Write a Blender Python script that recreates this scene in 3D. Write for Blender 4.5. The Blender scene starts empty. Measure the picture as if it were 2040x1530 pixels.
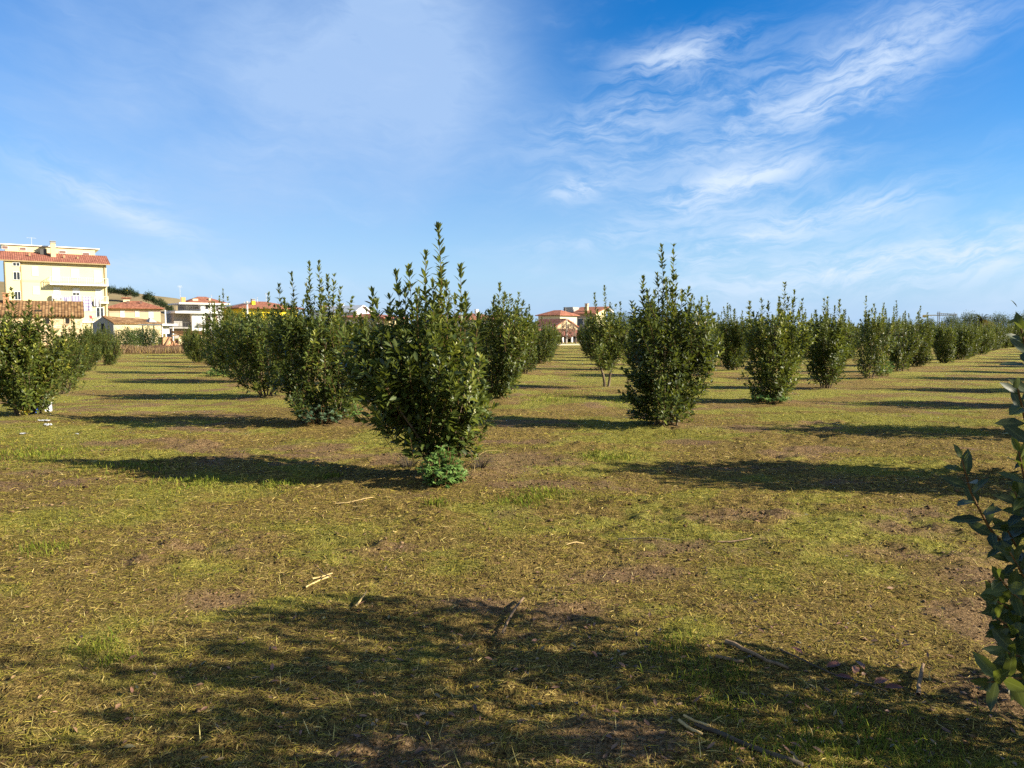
import bpy, math, random
import numpy as np
from mathutils import Vector, Matrix

rng = np.random.default_rng(7)
random.seed(7)
R = math.radians
sc = bpy.context.scene
COL = sc.collection
GA = 2.399963

# ------------------------------------------------------------------ camera
CAM_H = 1.6
FPX = 1500.0
PITCH = math.atan((765 - 658) / FPX)
CP, SP = math.cos(PITCH), math.sin(PITCH)
cam_d = bpy.data.cameras.new('camera')
cam = bpy.data.objects.new('camera', cam_d)
COL.objects.link(cam)
cam.location = (0, 0, CAM_H)
cam.rotation_euler = (math.pi / 2 - PITCH, 0, 0)
cam_d.sensor_width = 36
cam_d.lens = 36 * FPX / 2040
cam_d.clip_start = 0.05
cam_d.clip_end = 6000
sc.camera = cam


def ray(px, py):
    u, v = (px - 1020) / FPX, (765 - py) / FPX
    return np.array([u, CP + v * SP, -SP + v * CP])


def at(px, py, d):
    """world point seen at a pixel, at depth d along +Y"""
    r = ray(px, py)
    return np.array([0, 0, CAM_H]) + r * (d / r[1])


def at_ground(px, py):
    r = ray(px, py)
    t = CAM_H / -r[2]
    return r[0] * t, r[1] * t


# ------------------------------------------------------------------ light, view
SUN_AZ, SUN_EL = R(101.5), R(25.5)
sun_dir = Vector((math.sin(SUN_AZ) * math.cos(SUN_EL), math.cos(SUN_AZ) * math.cos(SUN_EL), math.sin(SUN_EL)))
sd = bpy.data.lights.new('sun', 'SUN')
sd.energy = 5.0
sd.angle = R(0.5)
sd.color = (1.0, 0.90, 0.73)
so = bpy.data.objects.new('sun', sd)
so.rotation_euler = sun_dir.to_track_quat('Z', 'Y').to_euler()
so.location = (60, -20, 60)
COL.objects.link(so)
sc.view_settings.view_transform = 'Standard'
sc.view_settings.look = 'None'
sc.view_settings.gamma = 1
sc.view_settings.exposure = 1.56
sc.cycles.max_bounces = 5
sc.cycles.diffuse_bounces = 3
sc.cycles.glossy_bounces = 2
sc.cycles.transmission_bounces = 3
sc.cycles.transparent_max_bounces = 4
sc.cycles.caustics_reflective = False
sc.cycles.caustics_refractive = False
sc.cycles.use_denoising = False
sc.cycles.sample_clamp_direct = 6
sc.cycles.sample_clamp_indirect = 3


# ------------------------------------------------------------------ node helpers
class NT:
    def __init__(self, tree):
        self.t = tree
        self.n = tree.nodes
        self.l = tree.links

    def node(self, typ, ins=None, **kw):
        n = self.n.new(typ)
        for k, v in kw.items():
            setattr(n, k, v)
        for k, v in (ins or {}).items():
            s = n.inputs[k]
            if hasattr(v, 'is_output') or isinstance(v, bpy.types.NodeSocket):
                self.l.new(v, s)
            else:
                s.default_value = v
        return n

    def math(self, op, a, b=0.0, c=None, clamp=False):
        ins = {0: a, 1: b}
        if c is not None:
            ins[2] = c
        n = self.node('ShaderNodeMath', ins, operation=op)
        n.use_clamp = clamp
        return n.outputs[0]

    def mix(self, f, a, b, blend='MIX'):
        n = self.n.new('ShaderNodeMix')
        n.data_type = 'RGBA'
        n.blend_type = blend
        for s, v in ((n.inputs[0], f), (n.inputs[6], a), (n.inputs[7], b)):
            if isinstance(v, bpy.types.NodeSocket):
                self.l.new(v, s)
            else:
                s.default_value = v if not isinstance(v, tuple) or len(v) == 4 else (*v, 1)
        return n.outputs[2]

    def noise(self, vec, scale, detail=4, rough=0.55, dist=0.0, out=0):
        n = self.node('ShaderNodeTexNoise', {'Scale': scale, 'Detail': detail, 'Roughness': rough, 'Distortion': dist})
        if vec is not None:
            self.l.new(vec, n.inputs['Vector'])
        return n.outputs[out]

    def ramp(self, f, stops, interp='LINEAR'):
        n = self.n.new('ShaderNodeValToRGB')
        n.color_ramp.interpolation = interp
        e = n.color_ramp.elements
        while len(e) < len(stops):
            e.new(0.5)
        for k, (p, c) in enumerate(stops):
            e[k].position = p
            e[k].color = c if len(c) == 4 else (*c, 1)
        self.l.new(f, n.inputs[0])
        return n.outputs[0]

    def sstep(self, v, a, b):
        n = self.node('ShaderNodeMapRange', {0: v, 1: a, 2: b, 3: 0.0, 4: 1.0}, interpolation_type='SMOOTHSTEP')
        return n.outputs[0]

    def mapping(self, vec, scale=(1, 1, 1), rot=(0, 0, 0), loc=(0, 0, 0)):
        n = self.node('ShaderNodeMapping', {'Vector': vec, 'Scale': scale, 'Rotation': rot, 'Location': loc})
        return n.outputs[0]


def new_mat(name):
    m = bpy.data.materials.new(name)
    m.use_nodes = True
    t = NT(m.node_tree)
    b = m.node_tree.nodes['Principled BSDF']
    out = m.node_tree.nodes['Material Output']
    return m, t, b, out


def bump(t, height, strength, dist, b):
    n = t.node('ShaderNodeBump', {'Strength': strength, 'Distance': dist, 'Height': height})
    t.l.new(n.outputs[0], b.inputs['Normal'])


_plain = {}


def plain(name, col, rough=0.8, var=0.12, scale=2.0, metal=0.0, bstr=0.0, spec=0.3):
    """slightly weathered solid surface"""
    if name in _plain:
        return _plain[name]
    m, t, b, o = new_mat(name)
    tc = t.node('ShaderNodeTexCoord').outputs['Object']
    n1 = t.noise(tc, scale, 6, 0.6)
    n2 = t.noise(t.mapping(tc, (scale * 3, scale * 3, scale * 0.4)), 1.0, 4, 0.6)
    f = t.math('ADD', t.math('MULTIPLY', n1, 0.6), t.math('MULTIPLY', n2, 0.4))
    lo = tuple(c * (1 - 2.2 * var) for c in col)
    hi = tuple(min(1, c * (1 + 1.2 * var)) for c in col)
    c = t.ramp(f, [(0.3, lo), (0.7, hi)])
    t.l.new(c, b.inputs['Base Color'])
    b.inputs['Roughness'].default_value = rough
    b.inputs['Metallic'].default_value = metal
    b.inputs['Specular IOR Level'].default_value = spec
    if bstr:
        bump(t, t.noise(tc, scale * 12, 4), bstr, 0.02, b)
    _plain[name] = m
    return m


def tile_mat(name, c1, c2, axis='x', pitch=0.22, course=0.36):
    """curved clay roof tiles; ridges run up the slope"""
    m, t, b, o = new_mat(name)
    tc = t.node('ShaderNodeTexCoord').outputs['Object']
    sep = t.node('ShaderNodeSeparateXYZ', {0: tc})
    x = sep.outputs[0 if axis == 'x' else 1]
    y = sep.outputs[1 if axis == 'x' else 0]
    z = sep.outputs[2]
    ph = t.math('MULTIPLY', x, 2 * math.pi / pitch)
    wave = t.math('MULTIPLY_ADD', t.math('SINE', ph), 0.5, 0.5)
    saw = t.math('FRACT', t.math('MULTIPLY', t.math('ADD', y, z), 1 / course))
    n1 = t.noise(tc, 1.4, 6, 0.65)
    cell = t.node('ShaderNodeTexWhiteNoise', {0: t.node('ShaderNodeVectorMath', {0: t.mapping(tc, (1 / pitch, 1 / pitch, 1 / pitch))}, operation='FLOOR').outputs[0]}, noise_dimensions='3D').outputs[0]
    f = t.math('ADD', t.math('MULTIPLY', n1, 0.65), t.math('MULTIPLY', cell, 0.35))
    c = t.ramp(f, [(0.25, tuple(v * 0.55 for v in c1)), (0.5, c1), (0.78, c2)])
    t.l.new(c, b.inputs['Base Color'])
    b.inputs['Roughness'].default_value = 0.85
    b.inputs['Specular IOR Level'].default_value = 0.2
    bump(t, t.math('ADD', t.math('MULTIPLY', wave, 0.8), t.math('MULTIPLY', saw, 0.25)), 1.0, 0.05, b)
    return m


def glass_mat():
    m, t, b, o = new_mat('window_glass')
    b.inputs['Base Color'].default_value = (0.02, 0.024, 0.028, 1)
    b.inputs['Roughness'].default_value = 0.08
    b.inputs['Specular IOR Level'].default_value = 0.6
    return m


GLASS = glass_mat()


# ------------------------------------------------------------------ vegetation materials
def leaf_mat(name, dark, mid, lite, rough=0.38, trans=0.25, tcol=(0.25, 0.32, 0.03), spec=0.5, back_c=(0.095, 0.115, 0.04)):
    m, t, b, o = new_mat(name)
    a = t.node('ShaderNodeAttribute', attribute_name='rnd').outputs['Fac']
    oi = t.node('ShaderNodeObjectInfo').outputs['Random']
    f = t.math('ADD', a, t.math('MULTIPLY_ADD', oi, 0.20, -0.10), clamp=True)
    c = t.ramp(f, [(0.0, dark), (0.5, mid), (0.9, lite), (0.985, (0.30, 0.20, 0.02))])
    rib = t.node('ShaderNodeAttribute', attribute_name='rib').outputs['Fac']
    c = t.mix(t.math('MULTIPLY', t.sstep(rib, .86, .97), .45), c, t.mix(.5, c, (0.30, 0.32, 0.10)))
    geo = t.node('ShaderNodeNewGeometry')
    tc = t.node('ShaderNodeTexCoord').outputs['Object']
    nz = t.noise(tc, 28, 2)
    c = t.mix(t.math('MULTIPLY', nz, 0.5), c, t.mix(1.0, c, (0.55, 0.6, 0.5), 'MULTIPLY'))
    back = t.mix(0.5, c, back_c)
    c2 = t.mix(geo.outputs['Backfacing'], c, back)
    t.l.new(c2, b.inputs['Base Color'])
    b.inputs['Roughness'].default_value = rough
    b.inputs['Specular IOR Level'].default_value = spec
    tr = t.node('ShaderNodeBsdfTranslucent', {'Color': t.mix(0.42, c, (*tcol, 1))})
    mx = t.node('ShaderNodeMixShader', {0: trans, 1: b.outputs[0], 2: tr.outputs[0]})
    t.l.new(mx.outputs[0], o.inputs['Surface'])
    return m


M_LAUREL = leaf_mat('laurel_leaf', (0.017, 0.034, 0.008), (0.088, 0.118, 0.018), (0.265, 0.265, 0.030), rough=.46, spec=.4, trans=.30, tcol=(.28,.32,.03))
M_CITRUS = leaf_mat('citrus_leaf', (0.014, 0.032, 0.008), (0.045, 0.075, 0.014), (0.13, 0.15, 0.025))
M_WEED = leaf_mat('weed_leaf', (0.075, 0.14, 0.030), (0.15, 0.26, 0.060), (0.23, 0.35, 0.09), rough=0.6, spec=0.25, tcol=(0.2, 0.4, 0.08))
M_GREYWEED = leaf_mat('grey_weed_leaf', (0.05, 0.085, 0.05), (0.09, 0.15, 0.09), (0.15, 0.22, 0.13), rough=0.7, spec=0.15, tcol=(0.2, 0.35, 0.12))
M_OLIVE = leaf_mat('olive_leaf', (0.03, 0.05, 0.025), (0.065, 0.09, 0.045), (0.13, 0.15, 0.08), rough=0.6, spec=0.2, tcol=(0.2, 0.25, 0.08))
M_CONIFER = leaf_mat('conifer_needle', (0.010, 0.024, 0.014), (0.022, 0.042, 0.022), (0.05, 0.075, 0.03), rough=0.7, spec=0.15, tcol=(0.08, 0.13, 0.03))
M_PALM = leaf_mat('palm_frond', (0.03, 0.05, 0.02), (0.07, 0.085, 0.025), (0.26, 0.17, 0.05), rough=0.6, spec=0.2)
M_DRYGRASS = leaf_mat('dry_red_grass', (0.095, 0.045, 0.036), (0.155, 0.082, 0.062), (0.33, 0.25, 0.13), rough=0.9, spec=0.05, back_c=(.15, .08, .06), tcol=(0.35, 0.22, 0.1))


def bark_mat(name, c1, c2, scale=14):
    m, t, b, o = new_mat(name)
    tc = t.node('ShaderNodeTexCoord').outputs['Object']
    n = t.noise(t.mapping(tc, (1, 1, 0.25)), scale, 5, 0.65)
    t.l.new(t.ramp(n, [(0.3, c1), (0.7, c2)]), b.inputs['Base Color'])
    b.inputs['Roughness'].default_value = 0.85
    b.inputs['Specular IOR Level'].default_value = 0.2
    bump(t, n, 0.6, 0.01, b)
    return m


M_BARK = bark_mat('laurel_bark', (0.05, 0.035, 0.02), (0.17, 0.13, 0.08))
M_SHOOT = bark_mat('young_shoot_bark', (0.075, 0.035, 0.015), (0.16, 0.10, 0.035))
M_GREYBARK = bark_mat('grey_bark', (0.10, 0.085, 0.07), (0.24, 0.20, 0.165))
M_TWIG = bark_mat('bare_twig_bark', (0.11, 0.075, 0.05), (0.22, 0.155, 0.11))
M_CANE = bark_mat('dry_cane', (0.26, 0.18, 0.07), (0.48, 0.36, 0.16), 22)
M_DEADWOOD = bark_mat('dead_wood', (0.08, 0.052, 0.03), (0.24, 0.165, 0.095), 30)
M_DARKWOOD = bark_mat('dark_wood', (0.035, 0.028, 0.02), (0.10, 0.08, 0.055), 30)


# ------------------------------------------------------------------ numpy noise
def _hash(ix, iy, seed):
    h = (ix.astype(np.int64) * 374761393 + iy.astype(np.int64) * 668265263 + seed * 974634777) & 0x7fffffff
    h = ((h ^ (h >> 13)) * 1274126177) & 0x7fffffff
    h = h ^ (h >> 16)
    return (h & 0xffff) / 65535.0


def vnoise(x, y, seed=0):
    x = np.asarray(x, float); y = np.asarray(y, float)
    ix, iy = np.floor(x), np.floor(y)
    fx, fy = x - ix, y - iy
    fx = fx * fx * (3 - 2 * fx); fy = fy * fy * (3 - 2 * fy)
    a = _hash(ix, iy, seed); b = _hash(ix + 1, iy, seed)
    c = _hash(ix, iy + 1, seed); d = _hash(ix + 1, iy + 1, seed)
    return (a * (1 - fx) + b * fx) * (1 - fy) + (c * (1 - fx) + d * fx) * fy


def fbm(x, y, seed=0, oct=4, g=0.5):
    s, a, n = 0.0, 1.0, 0.0
    for k in range(oct):
        s = s + a * vnoise(x * 2 ** k + 17.3 * k, y * 2 ** k - 9.1 * k, seed + k)
        n += a
        a *= g
    return s / n


# ------------------------------------------------------------------ mesh helpers
def link(name, me, mat=None, parent=None):
    o = bpy.data.objects.new(name, me)
    COL.objects.link(o)
    mats = mat if isinstance(mat, (list, tuple)) else [mat]
    for m in mats:
        if m is not None and me is not None:
            me.materials.append(m)
    if parent is not None:
        o.parent = parent
    return o


def np_mesh(name, V, quads=None, tris=None, attrs=None, mats=None, smooth=False, color=None):
    me = bpy.data.meshes.new(name)
    V = np.asarray(V, np.float32)
    nq = 0 if quads is None else len(quads)
    nt = 0 if tris is None else len(tris)
    loops = []
    if nq: loops.append(np.asarray(quads, np.int32).ravel())
    if nt: loops.append(np.asarray(tris, np.int32).ravel())
    loops = np.concatenate(loops)
    me.vertices.add(len(V))
    me.vertices.foreach_set('co', V.ravel())
    me.loops.add(len(loops))
    me.loops.foreach_set('vertex_index', loops)
    me.polygons.add(nq + nt)
    starts = np.concatenate([np.arange(nq) * 4, nq * 4 + np.arange(nt) * 3]).astype(np.int32)
    me.polygons.foreach_set('loop_start', starts)
    if smooth:
        me.polygons.foreach_set('use_smooth', np.ones(nq + nt, bool))
    if mats is not None:
        me.polygons.foreach_set('material_index', np.asarray(mats, np.int32))
    for k, v in (attrs or {}).items():
        a = me.attributes.new(k, 'FLOAT', 'POINT')
        a.data.foreach_set('value', np.asarray(v, np.float32))
    if color is not None:
        a = me.attributes.new('col', 'FLOAT_COLOR', 'POINT')
        a.data.foreach_set('color', np.asarray(color, np.float32).ravel())
    me.update(calc_edges=True)
    return me


def norm(v):
    return v / (np.linalg.norm(v, axis=-1, keepdims=True) + 1e-9)


class Acc:
    """collects vertices, quads, tris, a per-vertex rnd and a per-face material"""
    def __init__(self):
        self.V, self.Q, self.T, self.r, self.c, self.mq, self.mt, self.n = [], [], [], [], [], [], [], 0

    def add(self, V, Q, T, r, m=0, c=0.0):
        V = np.asarray(V, float)
        self.V.append(V)
        if Q is not None and len(Q):
            self.Q.append(np.asarray(Q) + self.n); self.mq.append(np.full(len(Q), m))
        if T is not None and len(T):
            self.T.append(np.asarray(T) + self.n); self.mt.append(np.full(len(T), m))
        self.r.append(np.broadcast_to(r, (len(V),)))
        self.c.append(np.broadcast_to(c, (len(V),)))
        self.n += len(V)

    def mesh(self, name, smooth=False):
        Q = np.concatenate(self.Q) if self.Q else None
        T = np.concatenate(self.T) if self.T else None
        m = np.concatenate(self.mq + self.mt)
        return np_mesh(name, np.concatenate(self.V), Q, T, {'rnd': np.concatenate(self.r), 'rib': np.concatenate(self.c)}, m, smooth)

    # -- leaves: N positions, axis directions, face normals
    def leaves(self, P, D, U, L, W, rnd, curl=0.15, fold=0.18, m=0):
        N = len(P)
        if N == 0: return
        D = norm(D); S = norm(np.cross(D, U)); U = np.cross(S, D)
        L = np.broadcast_to(L, (N,)); W = np.broadcast_to(W, (N,))
        curl = np.broadcast_to(curl, (N,))
        V = np.empty((N, 8, 3))
        def pt(t, s, dz):
            return (P + D * (L * t)[:, None] + S * (W * s)[:, None] + U * (dz * W - curl * L * t * t)[:, None])
        V[:, 0] = pt(0, 0, 0)
        for k, (t, hw) in enumerate(((0.36, 0.5), (0.72, 0.4))):
            V[:, 1 + 3 * k] = pt(t, -hw, fold * hw * 2)
            V[:, 2 + 3 * k] = pt(t, 0, 0)
            V[:, 3 + 3 * k] = pt(t, hw, fold * hw * 2)
        V[:, 7] = pt(1, 0, 0)
        b = (np.arange(N) * 8)[:, None]
        Q = np.concatenate([b + [1, 2, 5, 4], b + [2, 3, 6, 5]])
        T = np.concatenate([b + [0, 2, 1], b + [0, 3, 2], b + [4, 5, 7], b + [5, 6, 7]])
        self.add(V.reshape(-1, 3), Q, T, np.repeat(rnd, 8), m, np.tile([1., 0, 1, 0, 0, 1, 0, 1], N))

    def tube(self, pts, rad, sides=5, rnd=0.5, m=0):
        pts = np.asarray(pts, float); K = len(pts)
        rad = np.broadcast_to(rad, (K,))
        tan = norm(np.gradient(pts, axis=0))
        ref = np.array([0.31, 0.87, 0.4]) if abs(tan[0, 2]) > 0.7 else np.array([0.05, 0.1, 1.0])
        s = norm(np.cross(tan, ref)); u = np.cross(tan, s)
        a = np.arange(sides) * 2 * math.pi / sides
        V = pts[:, None] + rad[:, None, None] * (np.cos(a)[None, :, None] * s[:, None] + np.sin(a)[None, :, None] * u[:, None])
        V = np.concatenate([V.reshape(-1, 3), pts[-1:]])
        i = np.arange(K - 1)[:, None] * sides + np.arange(sides)[None]
        j = np.arange(K - 1)[:, None] * sides + (np.arange(sides)[None] + 1) % sides
        Q = np.stack([i, j, j + sides, i + sides], -1).reshape(-1, 4)
        e = (K - 1) * sides
        T = np.stack([e + np.arange(sides), e + (np.arange(sides) + 1) % sides, np.full(sides, K * sides)], -1)
        self.add(V, Q, T, rnd, m)


class MB:
    """boxes and prisms for buildings; builds one mesh object"""
    def __init__(self):
        self.v, self.f = [], []

    def box(self, x0, x1, y0, y1, z0, z1):
        n = len(self.v)
        self.v += [(x0, y0, z0), (x1, y0, z0), (x1, y1, z0), (x0, y1, z0), (x0, y0, z1), (x1, y0, z1), (x1, y1, z1), (x0, y1, z1)]
        self.f += [tuple(n + k for k in q) for q in ((3, 2, 1, 0), (4, 5, 6, 7), (0, 1, 5, 4), (1, 2, 6, 5), (2, 3, 7, 6), (3, 0, 4, 7))]
        return self

    def poly(self, pts, faces):
        n = len(self.v)
        self.v += [tuple(p) for p in pts]
        self.f += [tuple(n + k for k in q) for q in faces]
        return self

    def slab(self, a, b, c, d, th):
        """thick sheet; a b c d counter-clockwise seen from above"""
        A = [Vector(p) for p in (a, b, c, d)]
        nn = (A[1] - A[0]).cross(A[3] - A[0]).normalized() * th
        pts = [tuple(p - nn) for p in A] + [tuple(p) for p in A]
        return self.poly(pts, ((3, 2, 1, 0), (4, 5, 6, 7), (0, 1, 5, 4), (1, 2, 6, 5), (2, 3, 7, 6), (3, 0, 4, 7)))

    def bar(self, p, q, r):
        p, q = Vector(p), Vector(q)
        d = (q - p).normalized()
        s = d.cross(Vector((0.3, 0.2, 1) if abs(d.z) < 0.9 else (1, 0, 0))).normalized() * r
        u = d.cross(s).normalized() * r
        pts = [p - s - u, p + s - u, p + s + u, p - s + u, q - s - u, q + s - u, q + s + u, q - s + u]
        return self.poly(pts, ((3, 2, 1, 0), (4, 5, 6, 7), (0, 1, 5, 4), (1, 2, 6, 5), (2, 3, 7, 6), (3, 0, 4, 7)))

    def hip(self, x0, x1, y0, y1, z0, z1, th=0.18, along='x', ridge=None):
        """hipped roof over a rectangle (outer eave edges)"""
        if along == 'x':
            k = (y1 - y0) / 2 if ridge is None else (x1 - x0 - ridge) / 2
            k = min(k, (x1 - x0) / 2 - 0.05)
            r = [(x0 + k, (y0 + y1) / 2, z1), (x1 - k, (y0 + y1) / 2, z1)]
            F = ((0, 1, 5, 4), (1, 2, 5), (2, 3, 4, 5), (3, 0, 4))
        else:
            k = (x1 - x0) / 2 if ridge is None else (y1 - y0 - ridge) / 2
            k = min(k, (y1 - y0) / 2 - 0.05)
            r = [((x0 + x1) / 2, y0 + k, z1), ((x0 + x1) / 2, y1 - k, z1)]
            F = ((0, 1, 4), (1, 2, 5, 4), (2, 3, 5), (3, 0, 4, 5))
        e = [(x0, y0), (x1, y0), (x1, y1), (x0, y1)]
        pts = [(x, y, z0 + th) for x, y in e] + r + [(x, y, z0) for x, y in e]
        F = list(F) + [(9, 8, 7, 6), (6, 7, 1, 0), (7, 8, 2, 1), (8, 9, 3, 2), (9, 6, 0, 3)]
        return self.poly(pts, F)

    def build(self, name, mat, parent=None):
        me = bpy.data.meshes.new(name)
        me.from_pydata(self.v, [], self.f)
        me.update()
        return link(name, me, mat, parent)


def tag(o, label, cat, group=None, kind=None):
    if label: o['label'] = label
    if cat: o['category'] = cat
    if group: o['group'] = group
    if kind: o['kind'] = kind
    return o


def empty(name, loc, rz, label, cat, group=None):
    o = bpy.data.objects.new(name, None)
    COL.objects.link(o)
    o.empty_display_size = 0.3
    o.location = loc
    o.rotation_euler = (0, 0, rz)
    return tag(o, label, cat, group)

# ------------------------------------------------------------------ planting grid
P0 = np.array(at_ground(885, 948))
VA = np.array([3.15, 4.15])
VB = np.array([-2.45, 4.9])


def far_limit(x):
    return np.interp(x, [-40, -22, -12, 0, 10, 25, 60], [36, 49, 60, 70, 80, 93, 104])


SPECIAL = {(0, 0): (885, 948), (0, 1): (650, 842), (1, 0): (1327, 848), (2, 0): (1538, 800), (-1, 2): (55, 828),
           (-1, 4): (150, 757), (-1, 6): (218, 728), (3, 0): (1645, 775), (1, 1): (985, 800), (2, 1): (1208, 774),
           (0, 2): (532, 793), (4, 0): (1733, 756), (5, 0): (1792, 742), (4, 1): (1462, 738)}
SITES = []                                   # (i, j, x, y)
for j in range(-1, 17):
    for i in range(-3, 26):
        if (i, j) in SPECIAL:
            x, y = at_ground(*SPECIAL[(i, j)])
        else:
            x, y = P0 + i * VA + j * VB
            if j == -1:
                if i <= 0: continue
                x += 1.75 if i == 1 else 1.0
            x += random.uniform(-.22, .22); y += random.uniform(-.22, .22)
        if i < -1 or (i, j) == (-1, 1): continue
        if y < 6 or y > far_limit(x) or x < -0.68 * y - 3.0: continue
        if j >= 0 and x > 0.68 * y + 3: continue
        if j == -1 and i > 14: continue
        SITES.append((i, j, x, y))
NEAR_XY = (2.95, 2.4)                       # the bush just outside the frame whose sprigs reach in
MOUNDS = np.array([(s[2], s[3]) for s in SITES if s[3] < 30] + [NEAR_XY])


def ground_h(x, y):
    x = np.asarray(x, float); y = np.asarray(y, float)
    d = np.hypot(x, y)
    h = 0.05 * (fbm(x / 2.3, y / 2.3, 3) - .5) + 0.12 * (fbm(x / 9, y / 9, 5) - .5) * np.clip(d / 10, 0, 1)
    near = np.clip((26 - d) / 14, 0, 1)
    rough = 0.60 + 1.2 * np.clip((fbm(x / 1.1, y / 1.1, 8) - .42) * 3, 0, 1)
    h = h + near * rough * (0.075 * (fbm(x / .34, y / .24, 11) - .5) + 0.06 * (np.abs(fbm(x / .16, y / .11, 13, 3) - .5) - .12))
    for mx, my in MOUNDS:
        q = ((x - mx) ** 2 + (y - my) ** 2) / 0.55 ** 2
        h = h + 0.05 * np.exp(-q)
    return h


def graded(lo, hi, a, b, step, grow):
    out = list(np.arange(a, b + 1e-6, step))
    s, v = step, b
    while v < hi:
        s *= grow; v += s; out.append(v)
    s, v = step, a
    pre = []
    while v > lo:
        s *= grow; v -= s; pre.append(v)
    return np.array(pre[::-1] + out)


gx = graded(-1500, 1500, -4.5, 4.5, 0.03, 1.028)
gy = graded(-300, 2500, 2.2, 9.0, 0.03, 1.022)
XX, YY = np.meshgrid(gx, gy)
HH = ground_h(XX, YY)
V = np.stack([XX, YY, HH], -1).reshape(-1, 3)
nx, ny = len(gx), len(gy)
ii = (np.arange(ny - 1)[:, None] * nx + np.arange(nx - 1)[None]).ravel()
Q = np.stack([ii, ii + 1, ii + nx + 1, ii + nx], -1)


MOSS = [(1700, 1130, .35), (1640, 1120, .2), (1850, 1080, .25), (60, 1035, .6), (250, 1020, .5), (690, 1060, .5), (1000, 1045, .35), (1660, 1055, .4), (1380, 1250, .2), (300, 980, .6), (1230, 905, .7), (560, 1200, .2), (1500, 1150, .3), (420, 1130, .3), (900, 1130, .2)]
SOILS = [(1860, 1095, .8, .35), (1700, 1050, .9, .35), (1480, 1030, .8, .3), (1050, 912, .8, .5), (1010, 935, .5, .35), (110, 1005, .7, .2), (230, 880, .8, .25), (1980, 1380, .25, .3), (1130, 1215, .3, .25), (960, 1200, .3, .2), (760, 1090, .45, .25),
         (1950, 1150, .5, .3), (1250, 1140, .5, .2), (620, 905, 1.0, .2), (430, 1190, .35, .2), (1400, 930, 1.2, .2), (800, 1500, .4, .2), (1230, 1470, .3, .2)]


def green_mask(x, y):
    g = fbm(x / 1.5, y / 1.1, 21, 4)
    g2 = fbm(x / 0.45, y / .35, 25, 3)
    d = np.hypot(x, y)
    far = np.clip((d - 6) / 12, 0, 1)
    m = np.clip((0.65 * g + .35 * g2 - .54 + .13 * far) * 7, 0, 1)
    for px, py, r in MOSS:
        tx, ty = at_ground(px, py)
        m = np.maximum(m, np.exp(-((x - tx) / r) ** 2 - ((y - ty) / r) ** 2) * (.3 + 1.2 * g2))
    return np.clip(m, 0, 1)


def soil_mask(x, y):
    s = fbm(x / 0.9 + 31, y / .6 + 7, 41, 4)
    m = np.clip((s - .57) * 6, 0, 1)
    for px, py, rx, ry in SOILS:
        tx, ty = at_ground(px, py)
        m = np.maximum(m, 1.1 * np.exp(-((x - tx) / rx) ** 2 - ((y - ty) / ry) ** 2) * (.55 + .9 * fbm(x / .35, y / .3, 47, 3)))
    for px, py, r in MOSS:
        tx, ty = at_ground(px, py)
        m = m * (1 - .9 * np.exp(-((x - tx) / r) ** 2 - ((y - ty) / r) ** 2))
    for mx, my in MOUNDS:
        m = np.maximum(m, .7 * np.exp(-(((x - mx - .25) / .8) ** 2 + ((y - my + .05) / .6) ** 2) ** 2))
    return m


GM, SM = green_mask(XX, YY).ravel(), soil_mask(XX, YY).ravel()


def ground_mat():
    m, t, b, o = new_mat('mown_field')
    tc = t.node('ShaderNodeTexCoord').outputs['Object']
    g = t.node('ShaderNodeAttribute', attribute_name='green').outputs['Fac']
    s = t.node('ShaderNodeAttribute', attribute_name='soil').outputs['Fac']
    fine = t.noise(tc, 55, 5, 0.7)
    fib1 = t.noise(t.mapping(tc, (90, 22, 30), (0, 0, 0.5)), 1.0, 3, 0.6, 1.2)
    fib2 = t.noise(t.mapping(tc, (24, 95, 30), (0, 0, 0.3)), 1.0, 3, 0.6, 1.2)
    midn = t.noise(tc, 3.2, 6, 0.65)
    big = t.noise(tc, 0.55, 6, 0.7)
    fib = t.math('MAXIMUM', fib1, fib2)
    straw = t.ramp(fib, [(0.43, (0.024, 0.014, 0.006)), (0.55, (0.155, 0.108, 0.036)), (0.72, (0.36, 0.26, 0.08))])
    green = t.ramp(fib, [(0.40, (0.030, 0.028, 0.007)), (0.54, (0.185, 0.172, 0.036)), (0.71, (0.345, 0.315, 0.075))])
    soil = t.ramp(fine, [(0.36, (0.036, 0.020, 0.010)), (0.52, (0.18, 0.112, 0.058)), (0.72, (0.38, 0.26, 0.145))])
    gg = t.sstep(t.math('ADD', g, t.math('MULTIPLY_ADD', midn, 1.5, -0.78)), 0.12, 0.72)
    c = t.mix(gg, straw, green)
    ss = t.sstep(t.math('ADD', s, t.math('ADD', t.math('MULTIPLY_ADD', midn, 0.9, -0.5), t.math('MULTIPLY_ADD', fine, 0.8, -0.4))), 0.3, 0.85)
    c = t.mix(t.math('MULTIPLY', ss, 0.85), c, soil)
    # broad mowing and moisture variation over the field
    tone = t.ramp(big, [(0.3, (0.85, 0.84, 0.80)), (0.5, (1.2, 1.2, 1.15)), (0.7, (1.45, 1.44, 1.28))])
    c = t.mix(1.0, c, tone, 'MULTIPLY')
    t.l.new(c, b.inputs['Base Color'])
    b.inputs['Roughness'].default_value = 0.95
    b.inputs['Specular IOR Level'].default_value = 0.08
    rel = t.noise(t.mapping(tc, (2.0, 5.6, 3)), 1.0, 6, 0.72)
    hgt = t.math('ADD', t.math('MULTIPLY', fine, 0.22), t.math('ADD', t.math('MULTIPLY', fib, 0.4), t.math('MULTIPLY', rel, 1.9)))
    bump(t, hgt, 1.0, 0.11, b)
    return m


ground = link('ground', np_mesh('ground', V, Q, None, {'green': GM, 'soil': SM}, None, True), ground_mat())
tag(ground, None, None, None, 'structure')


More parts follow.
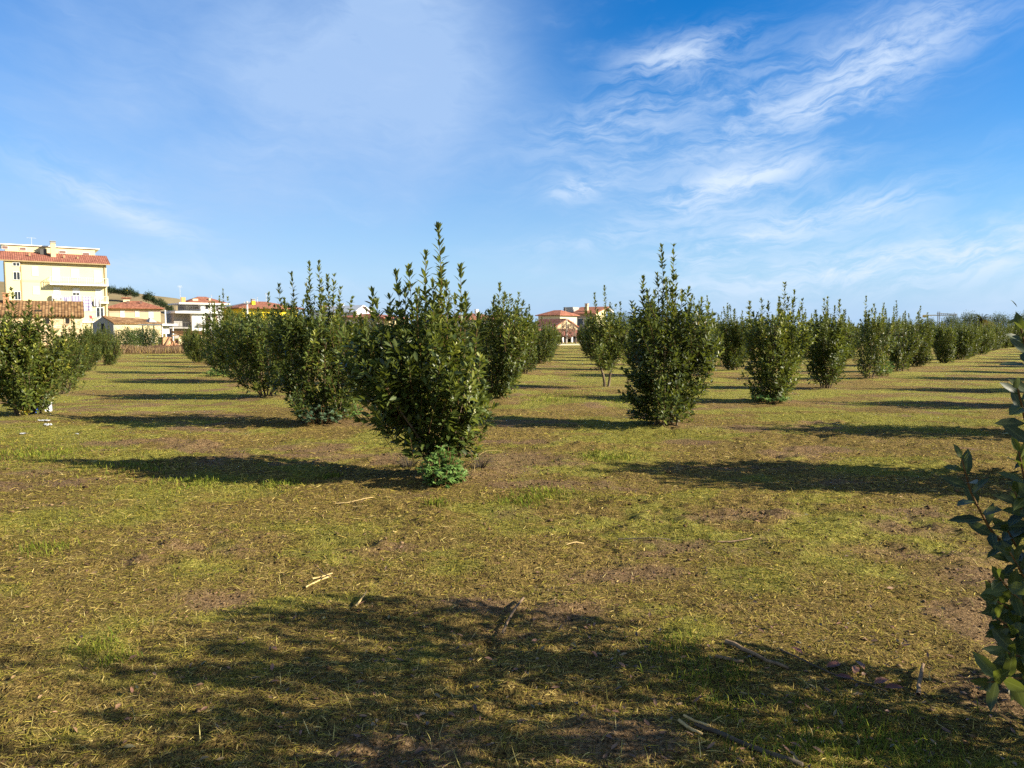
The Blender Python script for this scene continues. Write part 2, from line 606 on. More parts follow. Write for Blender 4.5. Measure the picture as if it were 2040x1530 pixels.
# ------------------------------------------------------------------ grass, clippings and leaf litter
def litter_mat(name, rough=0.8, trans=0.3, spec=0.15):
    m, t, b, o = new_mat(name)
    c = t.node('ShaderNodeAttribute', attribute_name='col').outputs['Color']
    t.l.new(c, b.inputs['Base Color'])
    b.inputs['Roughness'].default_value = rough
    b.inputs['Specular IOR Level'].default_value = spec
    tr = t.node('ShaderNodeBsdfTranslucent', {'Color': c})
    mx = t.node('ShaderNodeMixShader', {0: trans, 1: b.outputs[0], 2: tr.outputs[0]})
    t.l.new(mx.outputs[0], o.inputs['Surface'])
    return m


M_BLADE = litter_mat('grass_blade', .9, .3, .04)


def blades(name, x, y, L, W, lift, bend, col, z0=0.0):
    """thin pointed strips: lift = angle above the ground, bend = droop of the tip"""
    N = len(x)
    a = rng.uniform(0, 2 * math.pi, N)
    z = ground_h(x, y) + z0
    P = np.stack([x, y, z], -1)
    dh = np.stack([np.cos(a), np.sin(a), np.zeros(N)], -1)
    up = np.array([0, 0, 1.0])
    D0 = dh * np.cos(lift)[:, None] + up * np.sin(lift)[:, None]
    l2 = lift - bend
    D1 = dh * np.cos(l2)[:, None] + up * np.sin(l2)[:, None]
    S = np.stack([-np.sin(a), np.cos(a), rng.uniform(-.6, .6, N)], -1)
    M = P + D0 * (L * .55)[:, None]
    T = M + D1 * (L * .45)[:, None]
    w = (S * (W * .5)[:, None])
    V = np.stack([P - w, P + w, M - w * .85, M + w * .85, T], 1)
    b = (np.arange(N) * 5)[:, None]
    Q = b + [0, 1, 3, 2]
    Tt = b + [2, 3, 4]
    c = np.repeat(np.concatenate([col, np.ones((N, 1))], 1), 5, axis=0)
    o = link(name, np_mesh(name, V.reshape(-1, 3), Q, Tt, None, None, False, c), M_BLADE)
    return o


def scatter(n, y0, y1, power=1.0, xmax=None):
    """random points in the wedge of field in front, density falling with distance"""
    u = rng.random(n)
    y = y0 * (y1 / y0) ** (u ** power)
    x = rng.uniform(-1, 1, n) * (0.74 * y + 0.7)
    return x, y


def pick(palette, n, jit=0.42):
    p = np.array(palette)
    k = rng.integers(0, len(p), n)
    t = rng.random((n, 1))
    c = p[k] * (1 - t) + p[rng.integers(0, len(p), n)] * t
    return 1.04 * c * rng.uniform(1 - jit, 1 + jit, (n, 1))


STRAW = [(0.37, 0.27, 0.075), (0.27, 0.19, 0.05), (0.15, 0.10, 0.03), (0.50, 0.39, 0.14), (0.23, 0.18, 0.04), (0.08, 0.052, 0.02)]
OLIVEG = [(0.17, 0.15, 0.022), (0.26, 0.22, 0.035), (0.10, 0.095, 0.016), (0.31, 0.26, 0.05)]
GREEN = [(0.12, 0.165, 0.018), (0.18, 0.205, 0.025), (0.08, 0.125, 0.02), (0.24, 0.25, 0.035)]

# dry clippings lying about, thick near the camera
x, y = scatter(250000, 2.2, 15)
keep = rng.random(len(x)) > .92 * soil_mask(x, y)
x, y = x[keep], y[keep]
gm = green_mask(x, y)
n = len(x)
col = np.where((rng.random(n) < .38 + .5 * gm)[:, None], pick(OLIVEG, n), pick(STRAW, n))
sc_d = np.clip(y / 4, .8, 3)
o = blades('dry_clippings', x, y, rng.uniform(.018, .060, n) * np.clip(sc_d, 1, 1.6), rng.uniform(.0018, .0042, n) * sc_d ** .75,
           rng.uniform(-.1, .35, n), rng.uniform(-.1, .6, n), col, .003)
tag(o, 'thin mat of dry yellow mown grass clippings covering the field', 'clippings', None, 'stuff')

# short living grass, in patches
x, y = scatter(230000, 2.2, 26, .9)
gm = green_mask(x, y)
tuft = np.zeros(len(x))
TUFTS = [(1380, 1345, .22), (1440, 1405, .16), (1700, 1455, .3), (1600, 1490, .3), (1340, 1290, .16), (1460, 1340, .12), (1800, 1500, .3),
         (200, 1280, .12), (230, 1310, .1), (660, 945, .12), (560, 960, .22), (70, 905, .6), (1050, 1000, .3), (1080, 985, .3), (1090, 800, .7), (1130, 790, .7),
         (1210, 910, .35), (870, 1005, .12), (80, 1090, .2), (380, 960, .35), (270, 935, .5), (1255, 800, .6)]
for px, py, r in TUFTS:
    tx, ty = at_ground(px, py)
    tuft = np.maximum(tuft, np.exp(-((x - tx) ** 2 + (y - ty) ** 2) / r ** 2))
keep = rng.random(len(x)) < np.clip(.10 + .75 * gm + 1.0 * tuft, 0, 1) * (1 - .75 * soil_mask(x, y) * (tuft < .4))
x, y, gm, tuft = x[keep], y[keep], gm[keep], tuft[keep]
n = len(x)
col = np.where((rng.random(n) < .12 + .28 * gm + .8 * tuft)[:, None], pick(GREEN, n), pick(OLIVEG, n))
sc_d = np.clip(y / 4, .8, 4.5)
o = blades('short_grass', x, y, rng.uniform(.012, .03, n) * np.clip(sc_d, 1, 1.6) * (1 + 1.0 * tuft), rng.uniform(.0014, .003, n) * sc_d ** .9,
           rng.uniform(.35, 1.35, n), rng.uniform(0, .9, n), col, -.002)
tag(o, 'short green grass growing in patches across the mown field', 'grass', None, 'stuff')

# extra thick tufts
xs, ys = [], []
for px, py, r in TUFTS:
    tx, ty = at_ground(px, py)
    k = int(560 * min(r, .35))
    xs.append(tx + rng.normal(0, r * .55, k)); ys.append(ty + rng.normal(0, r * .5, k))
x, y = np.concatenate(xs), np.concatenate(ys)
n = len(x)
o = blades('grass_tufts', x, y, rng.uniform(.03, .09, n), rng.uniform(.003, .006, n) * np.clip(y / 4, 1, 2), rng.uniform(.6, 1.45, n), rng.uniform(0, .9, n), pick(GREEN, n) * .72, -.002)
tag(o, 'fresh green grass tufts standing taller than the mown field', 'grass', None, 'stuff')

# pale stubble stalks standing upright, mostly near
x, y = scatter(900, 2.2, 9)
n = len(x)
o = blades('stubble', x, y, rng.uniform(.03, .09, n), rng.uniform(.002, .0035, n), rng.uniform(.7, 1.5, n), rng.uniform(-.2, .5, n), pick([(0.42, 0.36, 0.12), (0.34, 0.30, 0.08), (0.48, 0.40, 0.18)], n), -.002)
tag(o, 'pale standing stubble stalks scattered over the near field', 'stubble', None, 'stuff')

# fallen laurel leaves and bits of bark
x, y = scatter(700, 2.2, 8)
x2 = rng.normal(.5, 1.0, 500); y2 = rng.normal(3.4, .7, 500)
ok = (y2 > 2.2)
x = np.concatenate([x, x2[ok]]); y = np.concatenate([y, y2[ok]])
n = len(x)
ac = Acc()
a = rng.uniform(0, 2 * math.pi, n)
D = np.stack([np.cos(a), np.sin(a), rng.uniform(-.15, .35, n)], -1)
U = norm(np.stack([rng.normal(0, .35, n), rng.normal(0, .35, n), np.ones(n)], -1))
L = rng.uniform(.015, .048, n)
ac.leaves(np.stack([x, y, ground_h(x, y) + .012], -1), D, U, L, L * rng.uniform(.28, .45, n), rng.random(n), rng.uniform(-.3, .35, n), .25)
me = ac.mesh('fallen_leaves')
m, t, b, oo = new_mat('dead_leaf')
aa = t.node('ShaderNodeAttribute', attribute_name='rnd').outputs['Fac']
t.l.new(t.ramp(aa, [(0, (0.05, 0.03, 0.015)), (.35, (0.11, 0.058, 0.028)), (.6, (0.19, 0.09, 0.05)), (.8, (0.24, 0.15, 0.065)), (1, (0.07, 0.075, 0.03))]), b.inputs['Base Color'])
b.inputs['Roughness'].default_value = .6
o = link('fallen_leaves', me, m)
tag(o, 'fallen brown and reddish laurel leaves strewn over the near ground', 'leaf litter', None, 'stuff')

# crumbs and clods of soil
x, y = scatter(34000, 2.2, 12)
keep = rng.random(len(x)) < .16 + .84 * soil_mask(x, y)
x, y = x[keep], y[keep]
n = len(x)
s_ = np.minimum(rng.lognormal(-5.25, .42, n), .016) * np.clip(y / 4, .9, 1.6)
octa = np.array([[1, 0, 0], [0, 1, 0], [-1, 0, 0], [0, -1, 0], [0, 0, 1], [0, 0, -1]], float)
V = (octa[None] * rng.uniform(.55, 1.25, (n, 6, 3)) + rng.normal(0, .16, (n, 6, 3))) * s_[:, None, None] * np.array([1.3, 1.0, .6])
a = rng.uniform(0, 6.28, n)
ca, sa = np.cos(a)[:, None], np.sin(a)[:, None]
V = np.stack([V[..., 0] * ca - V[..., 1] * sa, V[..., 0] * sa + V[..., 1] * ca, V[..., 2]], -1) + np.stack([x, y, ground_h(x, y) + s_ * .35], -1)[:, None]
b = (np.arange(n) * 6)[:, None]
T = np.concatenate([b + list(q) for q in ((0, 1, 4), (1, 2, 4), (2, 3, 4), (3, 0, 4), (1, 0, 5), (2, 1, 5), (3, 2, 5), (0, 3, 5))])
c = np.repeat(np.concatenate([pick([(0.075, 0.046, 0.024), (0.12, 0.075, 0.038), (0.05, 0.03, 0.016), (0.15, 0.10, 0.052)], n), np.ones((n, 1))], 1), 6, axis=0)
o = link('soil_clods', np_mesh('soil_clods', V.reshape(-1, 3), None, T, None, None, False, c), litter_mat('soil_clod', .95, 0.0, .05))
tag(o, 'loose brown soil clods and crumbs scattered over the mown ground', 'soil', None, 'stuff')

# ------------------------------------------------------------------ laurel bushes
def shoot_leaves(ac, p0, p1, n, L, base_r, spread=(35, 75), bend=0.05, top=True, start=0.12, stem_r=0.004, sides=3, m_leaf=0, m_stem=1, wr=0.36):
    """one leafy shoot: a thin stem with leaves set in a spiral up to a tip rosette"""
    p0, p1 = np.asarray(p0, float), np.asarray(p1, float)
    ln = np.linalg.norm(p1 - p0)
    ax = (p1 - p0) / ln
    side = norm(np.cross(ax, rng.normal(size=3)))
    k = max(4, int(ln / .12) + 2)
    s = np.linspace(0, 1, k)
    pts = p0 + (p1 - p0) * s[:, None] + side * (bend * ln * np.sin(s * math.pi))[:, None] * rng.uniform(.4, 1.2)
    ac.tube(pts, stem_r * (1.15 - .75 * s), sides, .5, m_stem)
    t = np.concatenate([np.sort(rng.uniform(start, 1, n)), np.full(5 if top else 0, .985)])
    N = len(t)
    P = np.stack([np.interp(t, s, pts[:, c]) for c in range(3)], -1)
    e1 = norm(np.cross(ax, [0.2, 0.35, 0.9] if abs(ax[2]) < .8 else [1, .2, 0])); e2 = np.cross(ax, e1)
    az = np.arange(N) * GA + rng.uniform(0, 6.28) + rng.normal(0, .35, N)
    rad = np.cos(az)[:, None] * e1 + np.sin(az)[:, None] * e2
    ang = np.radians(np.interp(t, [0, .75, 1], [spread[1], spread[1] * .75, spread[0] * .7]) + rng.normal(0, 11, N))
    D = ax * np.cos(ang)[:, None] + rad * np.sin(ang)[:, None]
    U = ax * np.sin(ang)[:, None] - rad * np.cos(ang)[:, None] + rng.normal(0, .22, (N, 3))
    LL = L * rng.uniform(.72, 1.18, N) * np.interp(t, [0, .15, .8, 1], [.8, 1, 1, .75])
    r = np.clip(base_r + rng.normal(0, .13, N) + .16 * (t - .5), 0, .93)
    r[rng.random(N) < .006] = 1.0
    ac.leaves(P + rad * stem_r, D, U, LL, LL * wr * rng.uniform(.85, 1.12, N), r, rng.uniform(-.04, .2, N), .16, m_leaf)


PROF_T = [0, .06, .2, .42, .65, .85, 1.0]


def bush(H=1.85, Rm=.72, n_sh=270, prof=(.20, .30, .58, .86, 1.0, .88, .5), off=None, tips=(), L=.108, fill=1700, stems=11, base=.16,
         z0=.14, yellow=0.0, squash=1.0, seed=1, lobes=5, bare=0.0, low=()):
    """returns foliage mesh, stem mesh and one mesh per tall shoot"""
    global rng
    keep, rng = rng, np.random.default_rng(seed)
    off = off or [(0, 0, 0), (1, 0, 0)]
    ot, ox, oy = zip(*off)
    ph = rng.uniform(0, 6.28, 4)

    def Rr(t, az):
        lob = 1 + .24 * np.sin(lobes * .6 * az + ph[0] + 4 * t) + .17 * np.sin(lobes * az + ph[1] - 6 * t)
        return Rm * np.interp(t, PROF_T, prof) * lob

    def C(t):
        return np.stack([np.interp(t, ot, ox), np.interp(t, ot, oy)], -1)

    fo, st = Acc(), Acc()
    tz = rng.random(n_sh * 3)
    tz = tz[rng.random(n_sh * 3) < np.interp(tz, PROF_T, prof)][:n_sh]
    tz = (z0 / H + .05) + tz * (1 - z0 / H - .05)
    for t in tz:
        az = rng.uniform(0, 6.28)
        rr = Rr(t, az) * math.sqrt(rng.uniform(.22, 1))
        c = C(t)
        tip = np.array([c[0] + rr * math.cos(az), c[1] + rr * math.sin(az) * squash, t * H + rng.normal(0, .05) + (rng.random() < .14) * rng.uniform(.08, .3)])
        o_ = np.array([math.cos(az), math.sin(az), 0]) * (.15 + .75 * (rr / Rm) * (1.15 - t))
        d = norm(np.array([0, 0, 1.0]) + o_ + rng.normal(0, .16, 3))
        ln = rng.uniform(.26, .52) * min(1, .55 + t)
        p0 = tip - d * ln
        p0[2] = max(p0[2], z0 * .7)
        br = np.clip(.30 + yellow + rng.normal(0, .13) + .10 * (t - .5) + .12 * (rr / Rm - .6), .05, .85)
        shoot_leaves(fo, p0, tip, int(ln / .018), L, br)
    # inner leaves
    if fill:
        t = rng.uniform(z0 / H, .96, fill * 2)
        t = t[rng.random(len(t)) < np.interp(t, PROF_T, prof)][:fill]
        n = len(t); az = rng.uniform(0, 6.28, n)
        rr = Rr(t, az) * np.sqrt(rng.uniform(.02, .85, n))
        c = C(t)
        P = np.stack([c[:, 0] + rr * np.cos(az), c[:, 1] + rr * np.sin(az) * squash, t * H], -1)
        D = norm(np.stack([np.cos(az), np.sin(az), rng.uniform(-.5, 1.4, n)], -1) + rng.normal(0, .5, (n, 3)))
        U = norm(np.array([0, 0, 1.0]) + rng.normal(0, .45, (n, 3)))
        LL = L * rng.uniform(.75, 1.15, n)
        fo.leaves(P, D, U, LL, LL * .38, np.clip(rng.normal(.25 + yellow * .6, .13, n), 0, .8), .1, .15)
    # low side sprays
    for (x0, zz0, x1, zz1, y1) in low:
        for k in range(4):
            j = rng.normal(0, .07, 3)
            a0 = np.array([x0, 0, zz0]); a1 = np.array([x1, y1, zz1]) + j
            shoot_leaves(fo, a0 + (a1 - a0) * rng.uniform(.1, .4), a1, int(np.linalg.norm(a1 - a0) / .02), L, .3 + yellow)
    # woody stems
    for k in range(stems):
        az = 2 * math.pi * (k + rng.uniform(-.4, .4)) / stems
        t1 = rng.uniform(.55, .95)
        b0 = np.array([base * rng.uniform(.2, 1) * math.cos(az), base * rng.uniform(.2, 1) * math.sin(az), -.05])
        c1, c2 = C(.4), C(t1)
        q1 = np.array([c1[0] + Rr(.4, az) * .55 * math.cos(az), c1[1] + Rr(.4, az) * .55 * math.sin(az), .4 * H])
        q2 = np.array([c2[0] + Rr(t1, az) * .7 * math.cos(az), c2[1] + Rr(t1, az) * .7 * math.sin(az), t1 * H])
        s = np.linspace(0, 1, 7)[:, None]
        pts = b0 * (1 - s) ** 2 + 2 * q1 * s * (1 - s) + q2 * s * s + rng.normal(0, .012, (7, 3)) * (s > 0)
        st.tube(pts, np.linspace(.017, .005, 7) * rng.uniform(.8, 1.25), 5, .5, 0)
    shoots = []
    for tp in tips:
        dx, dz, dy = tp[:3]
        a = Acc()
        zb = min(H * .78, dz - .35)
        ln = dz - zb
        p0 = np.array([dx * .9, dy * .9, zb])
        shoot_leaves(a, p0, [dx, dy, dz], int(ln / .0165), L * .95, .42 + yellow + rng.normal(0, .05), spread=(28, 62), bend=.03, start=.02, stem_r=.005, sides=4, wr=.36)
        if ln > .7:   # side twig low on a tall shoot
            for q in range(2):
                z1 = zb + ln * rng.uniform(.25, .5)
                aa = rng.uniform(0, 6.28)
                shoot_leaves(a, [dx * .93, dy * .93, z1 - .2], [dx + .09 * math.cos(aa), dy + .09 * math.sin(aa), z1 + .12], 13, L * .8, .42 + yellow, spread=(24, 50))
        shoots.append(a)
    rng = keep
    return fo, st, shoots


LM = [M_LAUREL, M_SHOOT]
TREE_OBJS = {}


def merge(fo, shoots):
    for a in shoots:
        off = fo.n
        fo.V += a.V; fo.r += a.r; fo.c += a.c
        fo.Q += [q + off for q in a.Q]; fo.mq += a.mq
        fo.T += [q + off for q in a.T]; fo.mt += a.mt
        fo.n += a.n
    return fo


def place_bush(name, loc, rz, parts, label, group, scale=1.0):
    fo, st, shoots = parts
    root = empty(name, loc, rz, label, 'bush', group)
    root.scale = (scale,) * 3
    link('foliage', fo.mesh('foliage'), LM, root)
    if st.n: link('stem', st.mesh('stem', True), M_BARK, root)
    for a in shoots:
        link('leafy_shoot', a.mesh('leafy_shoot'), LM, root)
    return root


GROUP = 'laurel bushes planted in rows'
UNIQUE = {
    (0, 0): dict(L=.118, H=1.62, Rm=.71, n_sh=220, prof=(.14, .18, .42, .92, 1.05, .95, .62), fill=1900, seed=11, lobes=5, stems=9, base=.1, yellow=.06,
                 off=[(0, .0, 0), (.2, .02, 0), (.45, -.20, 0), (.75, -.30, 0), (1, -.20, 0)],
                 tips=[(-.78, 1.98, .1), (-.70, 1.85, -.1), (-.60, 1.92, .15), (-.50, 2.16, -.05), (-.38, 2.25, .1), (-.43, 2.02, .2), (-.17, 2.38, -.1), (-.05, 2.68, 0), (-.03, 2.22, .12), (-.10, 2.07, -.1),
                       (.19, 2.24, 0), (.24, 1.92, .1), (.04, 2.04, -.15), (-.25, 1.97, -.2), (.12, 1.92, .2), (.38, 1.70, 0), (-.9, 1.67, 0)],
                 low=[(-.1, .45, -.72, .62, -.1), (-.1, .5, -.93, .95, .05), (-.15, .6, -.95, 1.25, -.05), (.02, .35, .33, .85, -.15), (.05, .12, .25, .42, -.1), (-.05, .4, -.55, .55, -.3)]),
    (0, 1): dict(H=1.85, Rm=.84, n_sh=306, prof=(.46, .55, .72, .88, 1.0, 1.0, .72), seed=12, yellow=.08, z0=.08, base=.25,
                 off=[(0, 0, 0), (.5, -.12, 0), (1, -.1, 0)],
                 tips=[(-.55, 2.54, 0), (-.80, 2.35, .1), (-.24, 2.72, 0), (-.10, 2.75, .1), (-.02, 2.4, -.1), (.05, 2.5, .05), (.18, 2.52, 0), (.26, 2.3, .1), (-.33, 2.35, .1), (.0, 2.15, -.2), (.3, 2.0, 0), (-.65, 2.1, -.1), (-.3, 2.05, -.2)]),
    (1, 0): dict(H=1.98, Rm=.70, n_sh=306, prof=(.60, .70, .80, .90, 1.0, 1.05, .85), seed=13, z0=.06, base=.28, yellow=-.02,
                 tips=[(-.41, 2.44, 0), (-.38, 2.1, .1), (-.12, 2.96, .02), (-.17, 2.5, .1), (-.05, 2.4, -.1), (.09, 2.98, .03), (.12, 2.45, -.05), (.05, 2.25, 0), (.42, 2.12, .1), (.56, 2.08, 0), (.68, 2.0, 0), (.25, 2.1, .1), (-.25, 2.2, -.15)],
                 low=[(-.1, .3, -.62, .85, 0), (-.2, .2, -.6, .55, 0), (.1, .5, .72, 1.3, 0)]),
    (2, 0): dict(H=1.95, Rm=.70, n_sh=255, prof=(.5, .6, .76, .88, 1.0, 1.05, .8), seed=14, yellow=.09, z0=.05,
                 tips=[(.22, 2.62, 0), (.46, 2.45, .05), (.1, 2.3, 0), (.34, 2.3, .1), (-.3, 2.25, 0), (-.52, 2.2, .1), (.62, 2.25, 0), (-.1, 2.2, .1), (.05, 2.15, -.1)]),
    (3, 0): dict(H=1.9, Rm=.62, n_sh=229, prof=(.48, .58, .75, .88, 1.0, 1.0, .7), seed=15, yellow=-.03,
                 tips=[(-.12, 2.4, 0), (.0, 2.45, .05), (.3, 2.38, 0), (.22, 2.2, .1), (-.3, 2.1, .1), (.45, 2.1, 0)]),
    (-1, 2): dict(H=1.78, Rm=.62, n_sh=297, prof=(.45, .62, .82, .95, 1.0, .82, .5), seed=16, yellow=.07, z0=.08, base=.25,
                  off=[(0, 0, 0), (1, -.08, 0)],
                  tips=[(-.2, 2.32, 0), (-.35, 2.2, .1), (.1, 2.1, .05), (.3, 2.0, 0), (-.6, 2.1, .1), (-.5, 2.2, 0), (.48, 1.95, .1)]),
    (0, 2): dict(H=1.85, Rm=.86, n_sh=260, prof=(.5, .6, .76, .9, 1.0, 1.0, .8), seed=18, yellow=.03, tips=[(.3, 2.1, 0), (-.2, 2.05, .1), (.1, 2.4, 0), (-.5, 2.0, .1)]),
    (0, 3): dict(H=1.85, Rm=.92, n_sh=260, prof=(.5, .6, .76, .9, 1.0, 1.0, .8), seed=19, yellow=.0, tips=[(.3, 2.05, 0), (-.3, 2.1, .1)]),
    (2, 1): dict(H=2.05, Rm=.78, n_sh=190, prof=(.02, .05, .42, .85, 1.0, .95, .7), seed=17, yellow=.08, z0=.46, stems=0, fill=500,
                 tips=[(-.35, 2.55, 0), (-.08, 2.75, 0), (.35, 2.3, 0), (-.6, 2.15, 0), (.1, 2.3, .1)]),
}
LABEL = {
    (0, 0): 'tall laurel bush nearest in the open, with a bright green leafy weed at its foot',
    (0, 1): 'full yellowish laurel bush with six thin shoots and blue-green weeds around its base',
    (1, 0): 'dark green laurel bush topped by two very tall thin shoots side by side',
    (2, 0): 'yellow-green laurel bush just behind the one with two very tall shoots',
    (3, 0): 'narrow dark laurel bush, third in the row that starts at the two-shoot bush',
    (-1, 2): 'broad glossy laurel bush with white litter on the grass beside it',
    (-1, 4): 'slim laurel bush in front of the stone barn corner',
    (-1, 6): 'thin straggly laurel bush in front of the grey gabled shed',
    (2, 1): 'sparse laurel tree standing on two bare diverging trunks beside the grass aisle',
    (1, 1): 'dense laurel bush with dry stems at its base, lining the central grass aisle',
    (0, 2): 'laurel bush directly behind the yellowish one with six thin shoots',
    (4, 1): 'small dark laurel bush at the edge of the aisle beside the two-shoot bush',
}
ORD = ['', 'first', 'second', 'third', 'fourth', 'fifth', 'sixth', 'seventh', 'eighth', 'ninth', 'tenth', 'eleventh', 'twelfth', 'thirteenth', 'fourteenth',
       'fifteenth', 'sixteenth', 'seventeenth', 'eighteenth', 'nineteenth', 'twentieth', 'twenty-first', 'twenty-second', 'twenty-third', 'twenty-fourth', 'twenty-fifth', 'twenty-sixth', 'twenty-seventh']

VARIANTS = []
for k in range(8):
    r_ = np.random.default_rng(100 + k)
    tips = [(r_.uniform(-.6, .6), r_.uniform(1.95, 2.35) + (r_.random() < .3) * r_.uniform(.1, .45), r_.uniform(-.5, .5)) for q in range(int(r_.integers(8, 17)))]
    fo, st, sh = bush(H=r_.uniform(1.6, 1.98), Rm=r_.uniform(.68, .86), n_sh=(215, 150, 240, 190, 125, 225, 205, 170)[k], prof=tuple(np.array((.46, .55, .70, .84, .95, 1.0, .80)) * r_.uniform(.86, 1.12, 7)), lobes=int(r_.integers(3, 7)), off=[(0, 0, 0), (1, r_.uniform(-.22, .22), r_.uniform(-.2, .2))], tips=tips, seed=200 + k,
                      fill=(1700, 900, 1900, 1500, 600, 1800, 1500, 1200)[k], yellow=r_.uniform(-.05, .1), L=.112, stems=8, z0=.07)
    VARIANTS.append((merge(fo, sh).mesh('foliage'), st.mesh('stem', True)))
for f_, s_ in VARIANTS:
    for m_ in LM: f_.materials.append(m_)
    s_.materials.append(M_BARK)
used = {}
first_i = {}
for (i, j, x, y) in SITES:
    first_i[j] = min(first_i.get(j, 99), i)
for (i, j, x, y) in sorted(SITES, key=lambda s: s[3]):
    z = float(ground_h(x, y)) - .02
    if j >= 0:
        n = i - first_i[j] + 1
        lab = LABEL.get((i, j)) or ('%s laurel bush along %s' % (ORD[n], 'the row of the front bush with the bright weed' if j == 0 else 'the %s row behind the front bush' % ORD[j]))
    else:
        lab = '%s laurel bush of the row beyond the near sprigs, casting long shadows' % ORD[i]
    if (i, j) in UNIQUE:
        parts = bush(**UNIQUE[(i, j)])
        root = place_bush('laurel_bush', (x, y, z), 0, parts, lab, GROUP)
        if (i, j) == (2, 1):      # two bare trunks
            for sx in (-1, 1):
                a = Acc()
                s = np.linspace(0, 1, 8)
                pts = np.stack([sx * (.03 + .40 * s ** 1.3) + .02 * np.sin(s * 9 + sx), .05 * s, -.05 + 1.35 * s], -1)
                a.tube(pts, np.linspace(.04, .018, 8), 7, .5)
                for q in range(7):
                    k = rng.integers(3, 8)
                    tip = pts[k] + [sx * rng.uniform(0, .4), rng.uniform(-.4, .4), rng.uniform(.3, .6)]
                    a.tube([pts[k], (pts[k] + tip) / 2 + rng.normal(0, .03, 3), tip], [.012, .009, .005], 4, .5)
                link('trunk', a.mesh('trunk', True), M_BARK, root)
        TREE_OBJS[(i, j)] = root
        continue
    k = (i * 3 + j * 5 + (i * j) % 3) % len(VARIANTS)
    if j == -1: k = (2, 5, 0)[i % 3]
    if (i, j) == (1, 1): k = 5
    if j >= 1 and i >= 1 and -.04 < x / y < .06: k = (0, 2, 5)[(i + j) % 3]
    f_, s_ = VARIANTS[k]
    root = empty('laurel_bush', (x, y, z), random.uniform(0, 6.28), lab, 'bush', GROUP)
    root.rotation_euler = (random.gauss(0, R(3)), random.gauss(0, R(3)), root.rotation_euler[2])
    s = random.uniform(.86, 1.08) * (1.0 if y < 60 else .95)
    if i == -1: s = {3: .64, 4: .78, 5: .6, 6: .62}.get(j, .8)
    if j >= 1 and i >= 0 and y > 24 and .017 < x / y < .06: s *= .86
    if i == 0 and j >= 5: s *= .84
    if j == -1: s = 1.22 if i == 1 else 1.1
    root.scale = (s * random.uniform(.92, 1.08), s * random.uniform(.92, 1.08), s * random.uniform(.92, 1.08))
    o1 = bpy.data.objects.new('foliage', f_); COL.objects.link(o1); o1.parent = root
    o2 = bpy.data.objects.new('stem', s_); COL.objects.link(o2); o2.parent = root
    TREE_OBJS[(i, j)] = root

# the bush beside the camera: only its outer sprigs reach into the frame
nx_, ny_ = NEAR_XY
nspec = dict(off=[(0, 0, 0), (.45, .12, 0), (1, .5, 0)], H=2.4, Rm=.95, squash=1.3, n_sh=270, prof=(.35, .45, .66, .88, 1.0, .9, .6), seed=31, L=.092, fill=1100, z0=.1,
             tips=[(.0, 2.6, .1), (.25, 2.85, 0), (.5, 2.9, .1), (.7, 2.6, 0), (.4, 2.5, -.2)])
fo, st, sh = bush(**nspec)


def sprig(ac, pix, d0, d1, n, L, base_r=.13):
    """a branch running through several points seen in the photograph, tip first"""
    K = len(pix)
    pts = np.array([at(px, py, d0 + (d1 - d0) * k / (K - 1)) for k, (px, py) in enumerate(pix)])[::-1] - [nx_, ny_, 0]
    s = np.linspace(0, 1, K); ss = np.linspace(0, 1, 14)
    P = np.stack([np.interp(ss, s, pts[:, c]) for c in range(3)], -1)
    ac.tube(P, .0055 - .003 * ss, 5, .5, 1)
    t = np.linspace(.04, 1, n)
    Q = np.stack([np.interp(t, s, pts[:, c]) for c in range(3)], -1)
    T = norm(np.stack([np.interp(t, ss, np.gradient(P[:, c])) for c in range(3)], -1))
    az = np.arange(n) * GA
    e1 = norm(np.cross(T, [0.1, .9, .3])); e2 = np.cross(T, e1)
    rad = np.cos(az)[:, None] * e1 + np.sin(az)[:, None] * e2
    ang = np.radians(np.interp(t, [0, .8, 1], [68, 58, 18]) + rng.normal(0, 8, n))
    D = T * np.cos(ang)[:, None] + rad * np.sin(ang)[:, None]
    U = T * np.sin(ang)[:, None] - rad * np.cos(ang)[:, None] + rng.normal(0, .2, (n, 3))
    LL = L * rng.uniform(.8, 1.15, n) * np.interp(t, [0, .8, 1], [1, 1, .65])
    ac.leaves(Q, D, U, LL, LL * .40, np.clip(base_r + rng.normal(0, .1, n), 0, .8), rng.uniform(0, .2, n), .14)


